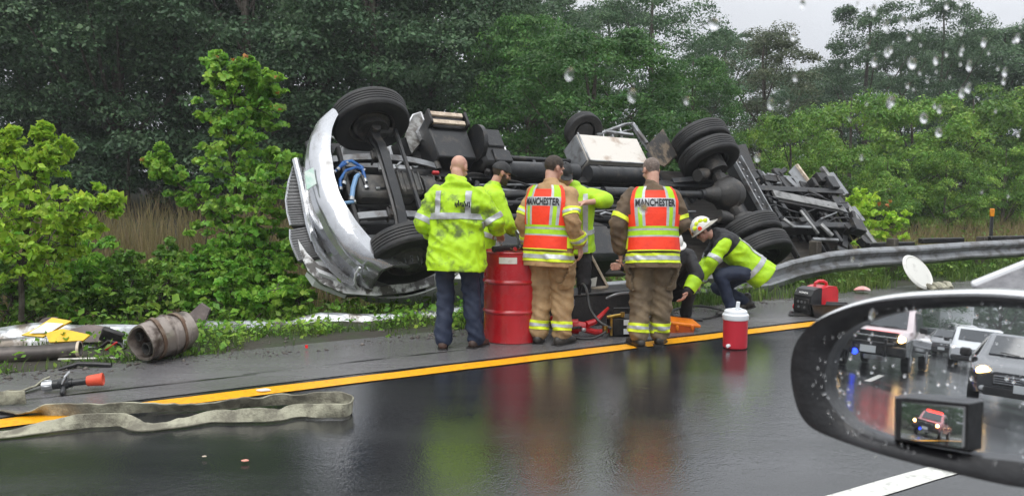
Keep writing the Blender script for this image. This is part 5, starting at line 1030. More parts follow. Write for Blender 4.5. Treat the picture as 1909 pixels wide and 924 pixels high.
def lettering(word, par, origin, xdir, ydir, width, height, m, name='lettering'):
    cu = bpy.data.curves.new('t', 'FONT'); cu.body = word; cu.size = 1; cu.offset = .02; cu.align_x = 'CENTER'; cu.align_y = 'CENTER'
    to = bpy.data.objects.new('t', cu); COL.objects.link(to); tm = bpy.data.meshes.new_from_object(to.evaluated_get(bpy.context.evaluated_depsgraph_get())); bpy.data.objects.remove(to)
    xs = [v.co.x for v in tm.vertices]; ys = [v.co.y for v in tm.vertices]; x0, x1, y0, y1 = min(xs), max(xs), min(ys), max(ys)
    xd, yd = Vector(xdir).normalized(), Vector(ydir).normalized()
    for v in tm.vertices: v.co = Vector(origin) + xd * (((v.co.x - x0) / (x1 - x0) - .5) * width) + yd * (((v.co.y - y0) / (y1 - y0) - .5) * height)
    bm = bmesh.new(); bm.from_mesh(tm); bmesh.ops.solidify(bm, geom=bm.faces[:], thickness=.002); bm.to_mesh(tm); bm.free()
    tm.materials.clear(); tm.materials.append(m); return link(name, tm, par)
m_wl = mat('white_lettering', (.75, .75, .75), .4)
lettering('HONDA', fp, (-.1495, -.155, .325), (0, -1, 0), (0, 0, 1), .155, .028, m_wl)
lettering('HONDA', fp, (0, -.2365, .315), (1, 0, 0), (0, .58, .81), .155, .028, m_wl)
# black tray next to it, black mats
p = ground_at(1545, 592); t = thing('tool_tray', 'open black plastic tray beside the generator', 'tray', p, R_(-15)); mb = MB()
mb.loft([[Vector((x * s, y * s, z)) for x, y in ((-.2, -.13), (.2, -.13), (.2, .13), (-.2, .13))] for s, z in ((.8, 0), (1, .16), (1.04, .165), (1.04, .155), (.95, .14), (.76, .02))]); mb.build('tray_shell', m_gblk, t, ang=20); mb = MB(); mb.box((0, 0, .03), (.26, .16, .03)); mb.build('tray_insert', m_blk, t)
p = ground_at(1490, 588); t = thing('rubber_mat', 'crumpled black rubber mat by the generator', 'mat', p); mb = MB(); mb.prism([(-.14, -.06, .004), (.1, -.1, .004), (.17, .02, .03), (.05, .08, .004), (-.1, .05, .03)], (0, 0, .012)); mb.build('sheet', m_blk, t, jit=.02)
p = ground_at(1607, 547); t = thing('rag', 'pink rag lying on the shoulder in front of the guardrail', 'rag', p); mb = MB(); mb.ell((0, 0, .03), (.11, .08, .035), n=18, m=10); mb.build('cloth', mat('pink_rag', (.72, .30, .27), .7, col2=(.6, .5, .48), scale=9), t, jit=.06)
# disc lid leaning by the guardrail
p = gnd(1716, 541); t = thing('round_lid', 'white oval lid tipped up on its edge in front of the guardrail', 'lid', p)
mb = MB(); ax = Vector((.43, -.68, .56)).normalized(); c_ = atY(1711, 507, p.y) - p
B_ = basis(ax); sx_ = Vector((.62, .15, -1)).normalized()
mb.lathe([(0, .03), (.13, .026), (.23, .018), (.25, .026), (.275, .012), (.285, 0), (.275, -.010), (0, -.008)], c_, ax, 40); mb.build('disc', mat('white_lid', (.62, .62, .58), .45, col2=(.45, .45, .42), scale=6, lo=.5, hi=.7, bump=.12, bscale=12), t, ang=25)
mb = MB(); mb.bar(c_ - ax * .02 + Vector((0, 0, -.05)), Vector((.06, .2, 0)), .02, .02); mb.build('stay', m_blk, t)
# distant marker post
p = atY(1847, 445, 19.0); p.z = hgt(p); t = thing('marker_post', 'dark delineator post with an orange yellow top in the dry grass', 'marker post', p); hgt_ = atY(1847, 389, 19.0).z - p.z
mb = MB(); mb.box((0, 0, hgt_ / 2), (.085, .03, hgt_)); mb.build('stake', m_blk2, t); mb = MB(); mb.box((0, -.004, hgt_ - .09), (.105, .045, .19)); mb.build('reflector', mat('amber_reflector', (.75, .27, .01), .35, col2=(.6, .2, .01), scale=9), t)
# black storage box, broken frame and paper beside the wreck
p = gnd(1115, 604); bx = thing('storage_box', 'long black box on the ground between the two lettered vests', 'box', p, R_(30)); w_ = .78
mb = MB(); mb.box((0, .15, .17), (1.2, .45, .34), bev=.015); mb.build('box_body', m_blk, bx); mb = MB(); mb.box((0, .15, .352), (1.22, .47, .024)); mb.build('lid', m_blk2, bx)
for x in (-.4, .4): mb = MB(); mb.box((x, -.082, .28), (.06, .016, .07)); mb.build('latch', m_alu, bx)
p = p + Vector((-.0, .18, .364)); t = thing('broken_frame', 'broken tan edged frame standing on the black box behind the tan firefighter', 'frame', p, R_(5))  # a broken frame with tan edges, not a cabinet
fr = [Vector(((x - 1108) / 168.0, .05, (533 - y) / 168.0)) for x, y in ((1080, 472), (1098, 470), (1131, 530), (1090, 533))]
for a, b in zip(fr, fr[1:] + fr[:1]): mb = MB(); mb.bar(a, b, .028, .03, Vector((0, 1, 0)), .004); mb.build('frame_edge', m_trd, t)
mb = MB(); mb.prism([q + Vector((0, .02, 0)) for q in fr], (0, .012, 0)); mb.build('frame_back', m_blk, t)
t = thing('paper_scrap', 'white torn sheet stuck in the tan edged frame', 'paper', p + Vector((-.07, .02, .03))); mb = MB(); mb.prism([(-.06, 0, -.02), (.06, .0, -.005), (.08, .01, .10), (.0, .015, .075), (-.05, .01, .05)], (0, .004, 0)); mb.build('sheet', m_lab, t, jit=.01)
# rescue tool: red hydraulic cutter, pump, hoses
p = ground_at(1085, 627); rt = thing('rescue_tool', 'red hydraulic rescue tool lying on the shoulder beside the black pump', 'rescue tool', p, R_(10))
mb = MB(); mb.cyl((-.22, .0, .10), (-.05, -.05, .11), .075, n=18); mb.cyl((-.05, -.05, .11), (.02, -.07, .11), .055, .045, 16); mb.build('cylinder', m_red, rt)
mb = MB(); mb.cyl((-.30, .03, .16), (-.22, .0, .22), .05, n=14); mb.cyl((-.16, .02, .17), (-.16, .03, .26), .035, .03, 12); mb.build('valve_body', m_red, rt)
for pts in ([(.02, -.05, .08), (.12, -.06, .05), (.26, -.08, .06)], [(.02, -.08, .13), (.13, -.02, .15), (.24, .06, .22), (.30, .08, .27)]): mb = MB(); mb.tube(pts, [.035, .03, .022, .014][:len(pts)], 8); mb.build('spreader_arm', m_red, rt)
mb = MB(); mb.tube([(-.24, -.04, .07), (-.22, -.14, .10), (-.10, -.16, .12), (-.04, -.1, .11)], .014, 8); mb.build('carrying_handle', m_blk, rt)
for x, y, z in ((-.02, -.13, .09), (-.28, -.02, .12)): mb = MB(); mb.box((x, y, z), (.05, .03, .035)); mb.build('fitting', m_alu, rt)
p = ground_at(1160, 628); pu = thing('hydraulic_pump', 'black hydraulic pump with two white labels and brass fittings by the brown boots', 'pump', p, R_(8))
mb = MB(); mb.box((.02, .1, .10), (.26, .22, .20), bev=.02); mb.build('pump_body', m_blk, pu)
for z in (.055, .145): mb = MB(); mb.box((.07, -.012, z), (.12, .006, .055), bev=.002); mb.build('label', mat('white_label', (.7, .72, .74), .4, col2=(.45, .47, .5), scale=30, lo=.52, hi=.7), pu)
m_brs = mat('brass', (.55, .36, .09), .3, 1., col2=(.3, .2, .06), scale=12)
for a, b, r in (((-.12, -.02, .02), (-.12, -.02, .20), .014), ((-.16, .0, .20), (-.02, .0, .22), .018), ((-.18, -.01, .05), (-.18, -.01, .12), .03), ((.0, .0, .20), (.0, .0, .25), .022)): mb = MB(); mb.cyl(a, b, r, n=12); mb.build('brass_fitting', m_brs, pu)
mb = MB(); mb.tube([(-.08, .1, .2), (-.06, .1, .27), (.1, .1, .27), (.12, .1, .2)], .012, 8); mb.build('handle', m_blk, pu)
for nm, lb, pts, r in (('hydraulic_hose', 'black hose looping down from the black box to the pump', [(1080, 548, 8.4, .35), (1085, 530, 8.3, 0), (1093, 540, 8.2, 0), (1100, 575, 8.1, 0), (1118, 600, 8.0, 0), (1140, 612, 7.95, 0)], .016),
                       ('hydraulic_hose', 'black hose lying under the red rescue tool', [(1045, 612, 7.9, 0), (1070, 628, 7.85, 0), (1105, 632, 7.85, 0), (1130, 618, 7.9, 0)], .012),
                       ('hydraulic_hose', 'black hose coil on the ground beneath the crouching officer', [(1245, 590, 9.2, 0), (1290, 596, 9.0, 0), (1330, 590, 9.1, 0), (1345, 578, 9.5, 0), (1300, 570, 9.7, 0), (1255, 578, 9.6, 0), (1262, 592, 9.0, 0), (1310, 600, 8.9, 0)], .014),
                       ('air_hose', 'grey air hose resting along the top of the black box', [(1130, 556, 8.6, 0), (1150, 548, 8.6, 0), (1175, 545, 8.7, 0)], .014)):
    P_ = [atY(x, y, Y) for x, y, Y, _ in pts]; P_ = [Vector((q.x, q.y, max(q.z, .018))) for q in P_]; dn = []
    for i in range(len(P_) - 1):
        a, b, c_, d_ = P_[max(i - 1, 0)], P_[i], P_[i + 1], P_[min(i + 2, len(P_) - 1)]
        for k in range(6): s = k / 6; dn.append(.5 * ((2 * b) + (c_ - a) * s + (2 * a - 5 * b + 4 * c_ - d_) * s * s + (3 * b - a - 3 * c_ + d_) * s ** 3))
    dn.append(P_[-1]); mb = MB(); mb.tube(dn, r, 8); tag(mb.build(nm, m_blk2 if nm != 'air_hose' else m_gry), lb, 'hose')
# orange chock
p = ground_at(1272, 618); t = thing('orange_chock', 'orange plastic step chock tilted on the yellow line behind the brown boots', 'chock', p, R_(8)); m_orp = mat('orange_plastic', (.80, .22, .01), .35, col2=(.65, .16, .01), scale=7)
mb = MB(); mb.box((.02, .06, .09), (.32, .26, .035), Euler((.1, .14, 0)).to_matrix()); mb.build('plate', m_orp, t); mb = MB(); mb.prism([(-.16, -.06, 0), (.10, -.06, 0), (.12, -.06, .06), (-.15, -.06, .09)], (0, .2, 0)); mb.build('wedge', mat('dark_orange_plastic', (.50, .09, .01), .4, col2=(.4, .07, .01), scale=7), t)
for x in (-.08, .08): mb = MB(); mb.box((x, -.065, .05), (.03, .03, .06)); mb.build('lug', m_orp, t)
# white curb-side scraps
def scrap(name, lb, cat, px, py, sz, m, up=.012):
    p = gnd(px, py, .008); mb = MB(); mb.prism([Vector((sz * math.cos(a) * k, sz * .7 * math.sin(a) * k, 0)) for a, k in zip([i * math.pi / 4 for i in range(8)], (1, .8, .95, .7, 1, .85, .9, .75))], (0, 0, up)); o = mb.build(name, m, jit=.012); o.location = p; tag(o, lb, cat)
scrap('foil_scrap', 'flattened white cup lying on the shoulder just above the yellow line', 'litter', 491, 729, .055, m_clw, .008)
scrap('paper_scrap', 'pale orange scrap lying in the wet lane below the hose loop', 'litter', 456, 861, .022, mat('salmon', (.75, .33, .24), .6), .005)
scrap('paper_scrap', 'small pale yellow scrap in the wet lane left of the orange scrap', 'litter', 380, 853, .013, m_trd, .004)
scrap('red_shard', 'small red lens shard at the edge of the verge', 'litter', 571, 650, .013, mat('bright_red', (.8, .02, .02), .3), .03)
# folded hose far along the shoulder
p = gnd(1765, 540); t = thing('hose_pile', 'pile of folded tan hose on the shoulder just above the mirror', 'hose', p, ROAD_YAW); m_hose = mat('tan_hose_jacket', (.36, .35, .26), .75, col2=(.15, .14, .105), scale=6, lo=.4, hi=.62, bump=.4, bscale=70)
for k in range(4): mb = MB(); mb.tube([(-.45 + .12 * k, -.12, .03), (-.42 + .14 * k, -.02, .07 + .015 * (k % 2)), (-.38 + .15 * k, .08, .075), (-.36 + .15 * k, .2, .03)], .045, 8); mb.build('hose_fold', m_hose, t)
# flat fire hose with its loop, and the nozzle hose
def ribbon(name, lb, pts, w_, m, z0=.012):
    P_ = [(gnd(x, y), f, l) for x, y, f, l in pts]; dn = []
    for i in range(len(P_) - 1):
        a, b, c_, d_ = [P_[min(max(i + k, 0), len(P_) - 1)] for k in (-1, 0, 1, 2)]
        for k in range(10): s = k / 10; q = .5 * ((2 * b[0]) + (c_[0] - a[0]) * s + (2 * a[0] - 5 * b[0] + 4 * c_[0] - d_[0]) * s * s + (3 * b[0] - a[0] - 3 * c_[0] + d_[0]) * s ** 3); dn.append((q, lerp(b[1], c_[1], s), lerp(b[2], c_[2], s)))
    dn.append(P_[-1]); rings = []
    for i, (q, f, l) in enumerate(dn):
        d = (dn[min(i + 1, len(dn) - 1)][0] - dn[max(i - 1, 0)][0]).normalized(); s = d.cross(Z); wv = .30 * noise.noise(q * 5) + .22 * noise.noise(q * 13); w_l = w_ * (1 + .10 * noise.noise(q * 9 + Z))
        f = R_(f) + wv; u = s * math.cos(f) + Z * math.sin(f); nn = d.cross(u).normalized(); c_ = q + s * .012 * noise.noise(q * 8) + Z * (z0 + l + abs(math.sin(f)) * w_l / 2)
        rings.append([c_ + u * w_l / 2 * a + nn * b for a, b in ((-1, -.002), (-.92, -.006), (.0, -.004), (.92, -.006), (1, -.002), (1, .002), (.92, .006), (0, .004), (-.92, .006), (-1, .002))])
    mb = MB(); mb.loft(rings); o = mb.build(name, m, ang=50); return tag(o, lb, 'hose')
ribbon('fire_hose', 'flat tan fire hose lying in a long loop across the yellow line', [(-80, 772, 10, 0), (0, 772, 15, 0), (62, 777, 20, 0), (90, 778, 78, 0), (160, 778, 86, 0), (225, 775, 70, 0), (300, 771, 48, 0), (400, 768, 50, 0), (500, 760, 66, 0), (580, 757, 80, 0), (635, 757, 88, 0), (656, 765, 90, 0), (645, 779, 92, 0), (600, 781, 90, 0), (556, 779, 60, 0), (520, 785, 40, 0), (470, 789, 70, 0), (400, 788, 60, 0), (340, 796, 18, 0), (268, 803, 14, 0), (240, 799, 55, 0), (222, 797, 82, .0), (180, 799, 78, 0), (140, 802, 65, 0), (80, 808, 30, 0), (20, 814, 15, 0), (-80, 824, 12, 0)], .088, m_hose)
ribbon('fire_hose', 'flat tan hose end running from the left edge to the black nozzle', [(-60, 742, 10, 0), (0, 739, 14, 0), (40, 735, 22, 0), (70, 727, 35, .01), (88, 721, 60, .015)], .075, m_hose)
ribbon('fire_hose', 'short end of tan hose standing on edge at the left border below the nozzle', [(-80, 760, 86, 0), (-20, 758, 88, 0), (48, 756, 88, 0)], .098, m_hose)
p = gnd(130, 730); nz = thing('hose_nozzle', 'black fire nozzle with pistol grip and orange red bumper tip', 'nozzle', p, R_(14)); s = 1 / 250.
mb = MB(); mb.cyl((-.18, 0, .055), (-.11, 0, .06), .036, n=16); [mb.box((-.145, .036 * math.cos(a), .057 + .036 * math.sin(a)), (.05, .014, .014)) for a in (0, 1.57, 3.14, 4.71)]; mb.build('coupling', m_alu, nz)
mb = MB(); mb.cyl((-.11, 0, .06), (.02, 0, .068), .034, n=16); mb.ell((-.035, 0, .066), (.055, .045, .045)); mb.cyl((.02, 0, .068), (.12, 0, .075), .026, n=14); mb.build('barrel', m_blk2, nz)
mb = MB(); mb.bar((-.03, -.02, .05), (-.015, -.13, .018), .035, .04, bev=.012); mb.build('pistol_grip', m_blk2, nz)
mb = MB(); mb.tube([(-.04, .045, .07), (-.03, .04, .125), (.0, .0, .15), (-.02, -.035, .12), (-.035, -.045, .07)], .009, 8); mb.build('bale_handle', m_alu, nz)
MB().lathe([(.0, 0), (.036, 0), (.040, .015), (.046, .09), (.050, .105), (.044, .112), (.03, .10), (0, .085)], (.12, 0, .075), (1, 0, .07), 20).build('bumper_tip', mat('nozzle_red', (.72, .09, .04), .45, col2=(.6, .07, .03), scale=9, bump=.1, bscale=40), nz)
# muffler, pipe, panels, chunks among the weeds
m_rust = mat('burnt_steel', (.30, .26, .23), .38, .7, col2=(.07, .05, .04), scale=4.5, lo=.42, hi=.62, bump=.4, bscale=12)
p = gnd(262, 679); mu = thing('muffler', 'crushed steel muffler drum with open end lying on the shoulder edge', 'muffler', p, R_(0)); ax = Vector((.50, .86, .10)).normalized(); r = .175
mb = MB(); mb.lathe([(.0, .16), (.12, .15), (.145, .08), (.16, .0), (r, 0), (r * 1.03, .03), (r, .06), (r, .24), (r * 1.05, .25), (r * 1.05, .28), (r, .29), (r * .98, .36), (r * 1.04, .37), (r * 1.04, .40), (r * .97, .41), (r * .94, .47), (r * .5, .52), (0, .52)], (0, 0, r), ax, 32); mb.build('shell', m_rust, mu, jit=.05, ang=30)
mb = MB(); c_ = Vector((0, 0, r)) + ax * .085; mb.lathe([(.0, .0), (.05, 0), (.055, -.05), (.045, -.05), (.04, 0)], c_ + Vector((.02, 0, -.05)), ax, 16); mb.lathe([(.0, .0), (.035, 0), (.04, -.03), (.03, -.03), (.028, 0)], c_ + Vector((-.06, 0, .05)), ax, 14); mb.build('inner_pipe', m_iron, mu)
for t in (.10, .34): MB().lathe([(r * 1.02, 0), (r * 1.06, 0), (r * 1.06, .035), (r * 1.02, .035)], Vector((0, 0, r)) + ax * t, ax, 32).build('band', mat('rusty_band', (.12, .07, .045), .6, .4, col2=(.2, .15, .11), scale=9), mu, jit=.04)
p = gnd(150, 668); t = thing('exhaust_pipe', 'thick dark pipe lying at the left edge of the verge', 'pipe', p); ax = Vector((-1, -.30, -.0)).normalized(); MB().lathe([(0, .02), (.055, .02), (.062, 0), (.075, 0), (.078, .02), (.075, .3), (.078, 1.6), (0, 1.6)], (0, 0, .078), ax, 24).build('pipe_shell', mat('grimy_pipe', (.06, .052, .047), .4, .3, col2=(.13, .11, .10), scale=4), t, jit=.02)
MB().lathe([(.066, 0), (.081, 0), (.081, .02), (.066, .02)], (0, 0, .078), ax, 24).build('pipe_rim', m_trd, t, jit=.02)
p = gnd(105, 655); m_yp = mat('yellow_panel', (.80, .50, .01), .35, col2=(.65, .38, .01), scale=5); t = thing('bent_yellow_sheet', 'bent yellow and white panel lying on the guardrail at the left', 'panel', p)  # bent panel, yellow with a white stripe
U = lambda x, y, k=0.: Vector(((x - 105) / 212., k, (655 - y) / 212.))
for pts, m, nm in (([(38, 622, 0), (60, 612, .02), (85, 592, .12), (118, 600, .16), (100, 613, .05), (80, 626, .0)], m_yp, 'yellow_face'), ([(55, 618, -.012), (80, 600, .07), (108, 604, .115), (92, 618, .01)], m_clw, 'white_stripe'), ([(85, 618, .0), (112, 612, .06), (165, 624, .06), (160, 632, -.02), (98, 634, -.05)], m_yp, 'yellow_face')):
    mb = MB(); mb.prism([U(*q) for q in pts], (.0, .012, -.012) if nm != 'white_stripe' else (0, .003, -.003)); mb.build(nm, m, t)
p = gnd(130, 652); t = thing('red_cloth', 'dark red lens fragment under the yellow panel', 'fragment', p); mb = MB(); mb.ell((0, 0, .06), (.13, .06, .05)); mb.build('lens', m_red, t, jit=.05)
m_chunk = mat('brown_plastic', (.13, .105, .10), .6, col2=(.20, .16, .15), scale=5, bump=.3, bscale=20)
for px, py, Y, pts, lb in ((85, 640, 7.6, [(-.13, 0, 0), (.12, 0, 0), (.13, .02, .16), (.06, .05, .25), (-.05, .05, .25), (-.15, .03, .14)], 'angular brown fragment standing behind the yellow panel'),
                           (360, 622, 8.0, [(-.16, 0, 0), (.06, 0, -.02), (.16, .04, .24), (.06, .06, .30), (-.05, .05, .22), (-.18, .02, .16)], 'angular brown fragment standing behind the muffler'),
                           (155, 640, 7.5, [(-.2, 0, 0), (.2, 0, .02), (.18, .1, .14), (-.05, .12, .17), (-.22, .08, .1)], 'grey brown panel lying between the yellow panel and the muffler')):
    p = atY(px, py, Y); t = thing('plastic_fragment', lb, 'fragment', p); mb = MB(); mb.prism(pts, (0, .05, 0)); mb.build('fragment_body', m_chunk, t, jit=.03)
p = gnd(200, 655); t = thing('crushed_bracket', 'black twisted bracket left of the muffler mouth', 'bracket', p)
mb = MB(); mb.box((0, .1, .12), (.2, .06, .14), Euler((.3, .4, .2)).to_matrix()); mb.tube([(-.08, 0, .02), (.02, -.02, .10), (.1, .05, .06), (.15, .02, .02)], .018, 7); mb.build('bracket_body', m_blk, t); mb = MB(); mb.bar((.0, -.03, .02), (.12, -.05, .10), .02, .02); mb.build('rod', m_red, t)
p = gnd(160, 688); t = thing('plastic_strip', 'black curved plastic strip lying at the shoulder edge left of the muffler', 'strip', p); mb = MB(); mb.tube([(-.2, -.05, .01), (-.08, .03, .04), (.06, .06, .03), (.18, .07, .02)], .02, 8); mb.build('strip_body', m_blk, t)
p = gnd(165, 672); t = thing('pale_plank', 'thin pale grey strip in the weeds left of the muffler', 'strip', p, R_(6)); mb = MB(); mb.box((0, 0, .02), (.5, .03, .014)); mb.build('plank', m_lab, t)
# ================================================================ THE CAR'S OWN SIDE MIRROR AND DOOR
m_mir = mat('mirror_silvering', (.86, .88, .90), .012, 1.0); m_bez = mat('mirror_black_plastic', (.010, .010, .011), .32, col2=(.02, .02, .022), scale=30, bump=.06, bscale=200); m_capw = mat('white_car_paint', (.80, .81, .83), .15, coat=.8, col2=(.76, .77, .79), scale=3)
VPX = (1825, 622); MC = CAM + ray(1745, 712) * .74
_r = ray(*VPX).normalized(); MN = (-D - _r).normalized()       # the glass faces so that straight back along the road shows at VPX
def mpl(x, y, off=0.): r = ray(x, y); return CAM + r * ((MC + MN * off - CAM).dot(MN) / r.dot(MN))
def mref(x, y):                                               # ray seen in the mirror at a photograph pixel
    p = mpl(x, y); r = ray(x, y).normalized(); return p, r - MN * 2 * r.dot(MN)
def mgnd(x, y, z=0.): p, r = mref(x, y); return p + r * ((z - p.z) / r.z)
mX = (mpl(1800, 700) - mpl(1700, 700)).normalized(); mY = MN.cross(mX)
outer = [(1488, 690), (1490, 650), (1503, 618), (1530, 592), (1570, 572), (1620, 557), (1680, 547), (1750, 542), (1830, 540), (1900, 543), (1960, 552), (2010, 580), (2040, 640), (2050, 730), (2035, 820), (2000, 880), (1950, 897), (1900, 894), (1840, 882), (1770, 866), (1700, 849), (1640, 832), (1580, 812), (1535, 793), (1512, 770), (1497, 735)]
glass = [(1549, 712), (1552, 680), (1560, 652), (1580, 625), (1606, 606), (1640, 592), (1690, 580), (1750, 574), (1830, 571), (1900, 573), (1950, 582), (1985, 605), (2000, 650), (2005, 730), (1995, 800), (1970, 845), (1930, 856), (1890, 853), (1840, 848), (1770, 838), (1710, 827), (1660, 816), (1615, 800), (1585, 780), (1562, 752), (1552, 732)]
def smooth_loop(pts, n=4):
    o_ = []; k = len(pts)
    for i in range(k):
        a, b, c_, d_ = [Vector((*pts[(i + j) % k], 0)) for j in (-1, 0, 1, 2)]
        for q in range(n): s = q / n; o_.append(.5 * ((2 * b) + (c_ - a) * s + (2 * a - 5 * b + 4 * c_ - d_) * s * s + (3 * b - a - 3 * c_ + d_) * s ** 3))
    return [(v.x, v.y) for v in o_]
O_, G_ = smooth_loop(outer), smooth_loop(glass); n_ = len(O_)
mth = thing('car_side_mirror', 'white side mirror of the car with black bezel and rain drops, showing traffic behind', 'side mirror', MC)
cO = sum((mpl(*q) for q in O_), Vector()) / n_
rel = lambda p: p - MC
def ring(pts, off, sc=1.0): return [rel(cO + (mpl(*q) - cO) * sc + MN * off) for q in pts]
mb = MB(); mb.loft([ring(O_, .002, .90), ring(O_, .010, .965), ring(O_, .007, .988), ring(O_, -.003, 1.006), ring(O_, -.018, 1.014), ring(O_, -.045, .99), ring(O_, -.08, .90), ring(O_, -.105, .72), ring(O_, -.118, .45), ring(O_, -.122, .1)], cap0=False); mb.build('housing_cap', m_capw, mth, ang=60)
lo = [(x, y) for x, y in O_]                          # black bezel: narrow gap to the white cap along the top and left, flush below
def inset(x, y):
    t = max(0., min(1., (760 - y) / 140)); cx, cy = 1790, 715; return (cx + (x - cx) * (1 - .014 * t + .012 * (1 - t)), cy + (y - cy) * (1 - .045 * t + .035 * (1 - t)))
Bz = [inset(*q) for q in O_]
mb = MB(); mb.loft([ring(Bz, .004, 1.0), ring(Bz, .0155, .999), ring(Bz, .021, .985), [a.lerp(b, .5) for a, b in zip(ring(Bz, .023), ring(G_, .019))], ring(G_, .014, 1.0), ring(G_, -.004, 1.0)], cap=False); mb.build('bezel', m_bez, mth, ang=50)
mb = MB(); q = ring(G_, .0, 1.0); mb.add(q + [p - MN * .003 for p in q], [tuple(range(n_)), tuple(range(n_, 2 * n_))[::-1]] + [(i, i + n_, (i + 1) % n_ + n_, (i + 1) % n_) for i in range(n_)]); mb.build('mirror_glass', m_mir, mth, smooth=False)
# stick-on convex blind spot mirror in its black wedge frame
bs = [(1668, 739), (1830, 750), (1828, 836), (1806, 842), (1668, 822)]
fr0 = [rel(mpl(x, y, .001)) for x, y in [(1668, 738), (1690, 737), (1832, 748), (1829, 836), (1808, 843), (1667, 820)]]
fr1 = [rel(mpl(x, y, .020)) for x, y in [(1670, 742), (1690, 741), (1806, 752), (1804, 838), (1802, 839), (1670, 819)]]
mb = MB(); mb.loft([fr0, fr1]); bf = mb.build('blind_spot_mirror', m_bez, mth, ang=30)
nx, ny = 14, 10; c00, c10, c11, c01 = [mpl(x, y, .0215) for x, y in ((1681, 749), (1799, 759), (1797, 832), (1680, 815))]
bc = (c00 + c10 + c11 + c01) / 4; rin = (bc - CAM).normalized(); PKP = rw(-24.5, 7.05, 0); tgt = (PKP + Z * 1.05 - V * .5 - bc).normalized(); bn = (tgt - rin).normalized(); bxv = bn.cross(Z).normalized() * -1; byv = bn.cross(bxv)
RC = 1.0; vs = []; no = []
for j in range(ny + 1):
    for i in range(nx + 1):
        p = c00.lerp(c10, i / nx).lerp(c01.lerp(c11, i / nx), j / ny); no.append((bn + (p - bc) / RC).normalized()); vs.append(rel(p))
fs = [(j * (nx + 1) + i, j * (nx + 1) + i + 1, (j + 1) * (nx + 1) + i + 1, (j + 1) * (nx + 1) + i) for j in range(ny) for i in range(nx)]
# curved surface whose slope follows those normals (a bulged, tilted glass)
me = bpy.data.meshes.new('convex_glass')
W_ = []
for v in vs:
    d = v - rel(bc); a = d.dot(mX); b = d.dot(mY); sl = bn / bn.dot(MN)
    W_.append(v + MN * (-(sl.dot(mX)) * a - (sl.dot(mY)) * b - (a * a + b * b) / (2 * RC)))
mn_ = min(p.dot(MN) for p in W_); base = rel(mpl(1740, 790, .0205)).dot(MN); W_ = [p + MN * (base - mn_) for p in W_]
k_ = len(W_); edge = [i for i in range(nx + 1)] + [(j + 1) * (nx + 1) - 1 for j in range(1, ny + 1)] + [ny * (nx + 1) + i for i in range(nx - 1, -1, -1)] + [j * (nx + 1) for j in range(ny - 1, 0, -1)]
me.from_pydata(W_, [], fs); me.materials.append(m_mir); me.polygons.foreach_set('use_smooth', [True] * len(fs)); me.update(); link('convex_glass', me, bf)
q = [W_[i] for i in edge]; lowq = [p + MN * (base - .004 - p.dot(MN)) for p in q]; mb = MB(); mb.loft([lowq, [p - MN * .0006 for p in q]], cap=False); mb.build('convex_glass_rim', mat('rim_grey', (.35, .36, .37), .35), bf, ang=20)
# water on the mirror
mb = MB(); rs = random.Random(11)
def droplet(p, nrm, r, st=1.0): R = basis(nrm); mb.ell(p, (r, r * .42, r * st), R, 8, 6)
for i in range(150):
    x, y = rs.uniform(1555, 1909), rs.uniform(575, 850); k = rs.random()
    r = .0004 + .0013 * k ** 4; droplet(rel(mpl(x, y, .0004)), MN, r, 1 + .5 * rs.random())
dg_ = mb.build('rain_drop', mat('water', (1, 1, 1), .02, trans=1., ior=1.33), mth); tag(dg_, kind='stuff')
mb = MB()
for i in range(170):
    k = rs.randrange(n_); t = rs.random(); a, b = rel(mpl(*Bz[k], .0200)), rel(mpl(*G_[k], .0185)); droplet(a.lerp(b, lerp(.12, .9, t)), MN, rs.uniform(.0005, .0014), 1 + rs.random())
tag(mb.build('rain_drop', MATS['water'], mth), kind='stuff')
# sail panel and pillar edge of the same car, seen past the mirror
cdr = thing('white_car', 'white car the photo is taken from, its grey window corner showing past the mirror', 'car', (0, 0, 0))
q = [CAM + ray(x, y) * t for x, y, t in ((1812, 531, .93), (1985, 462, .93), (2150, 640, .80), (1830, 640, .93))]
mb = MB(); mb.prism(q, ray(1850, 520).normalized() * .02); mb.build('corner_panel', mat('grey_textured_plastic', (.13, .13, .14), .42, col2=(.19, .19, .20), scale=60, bump=.3, bscale=220), cdr)
mb = MB(); mb.bar(q[0], q[1], .006, .008, bev=.002); mb.build('chrome_trim', m_capw, cdr)
dv = .60; mb = MB()                                   # outer door skin below the window, along the car
mb.loft([[rw(u, v, z) for v, z in ((dv, .30), (dv + .10, .40), (dv + .13, .75), (dv + .06, .98), (dv, 1.0), (dv - .04, .98), (dv - .04, .32))] for u in (-2.6, -1.6, -.6, .4, .75)]); mb.build('door_skin', m_capw, cdr, ang=50)
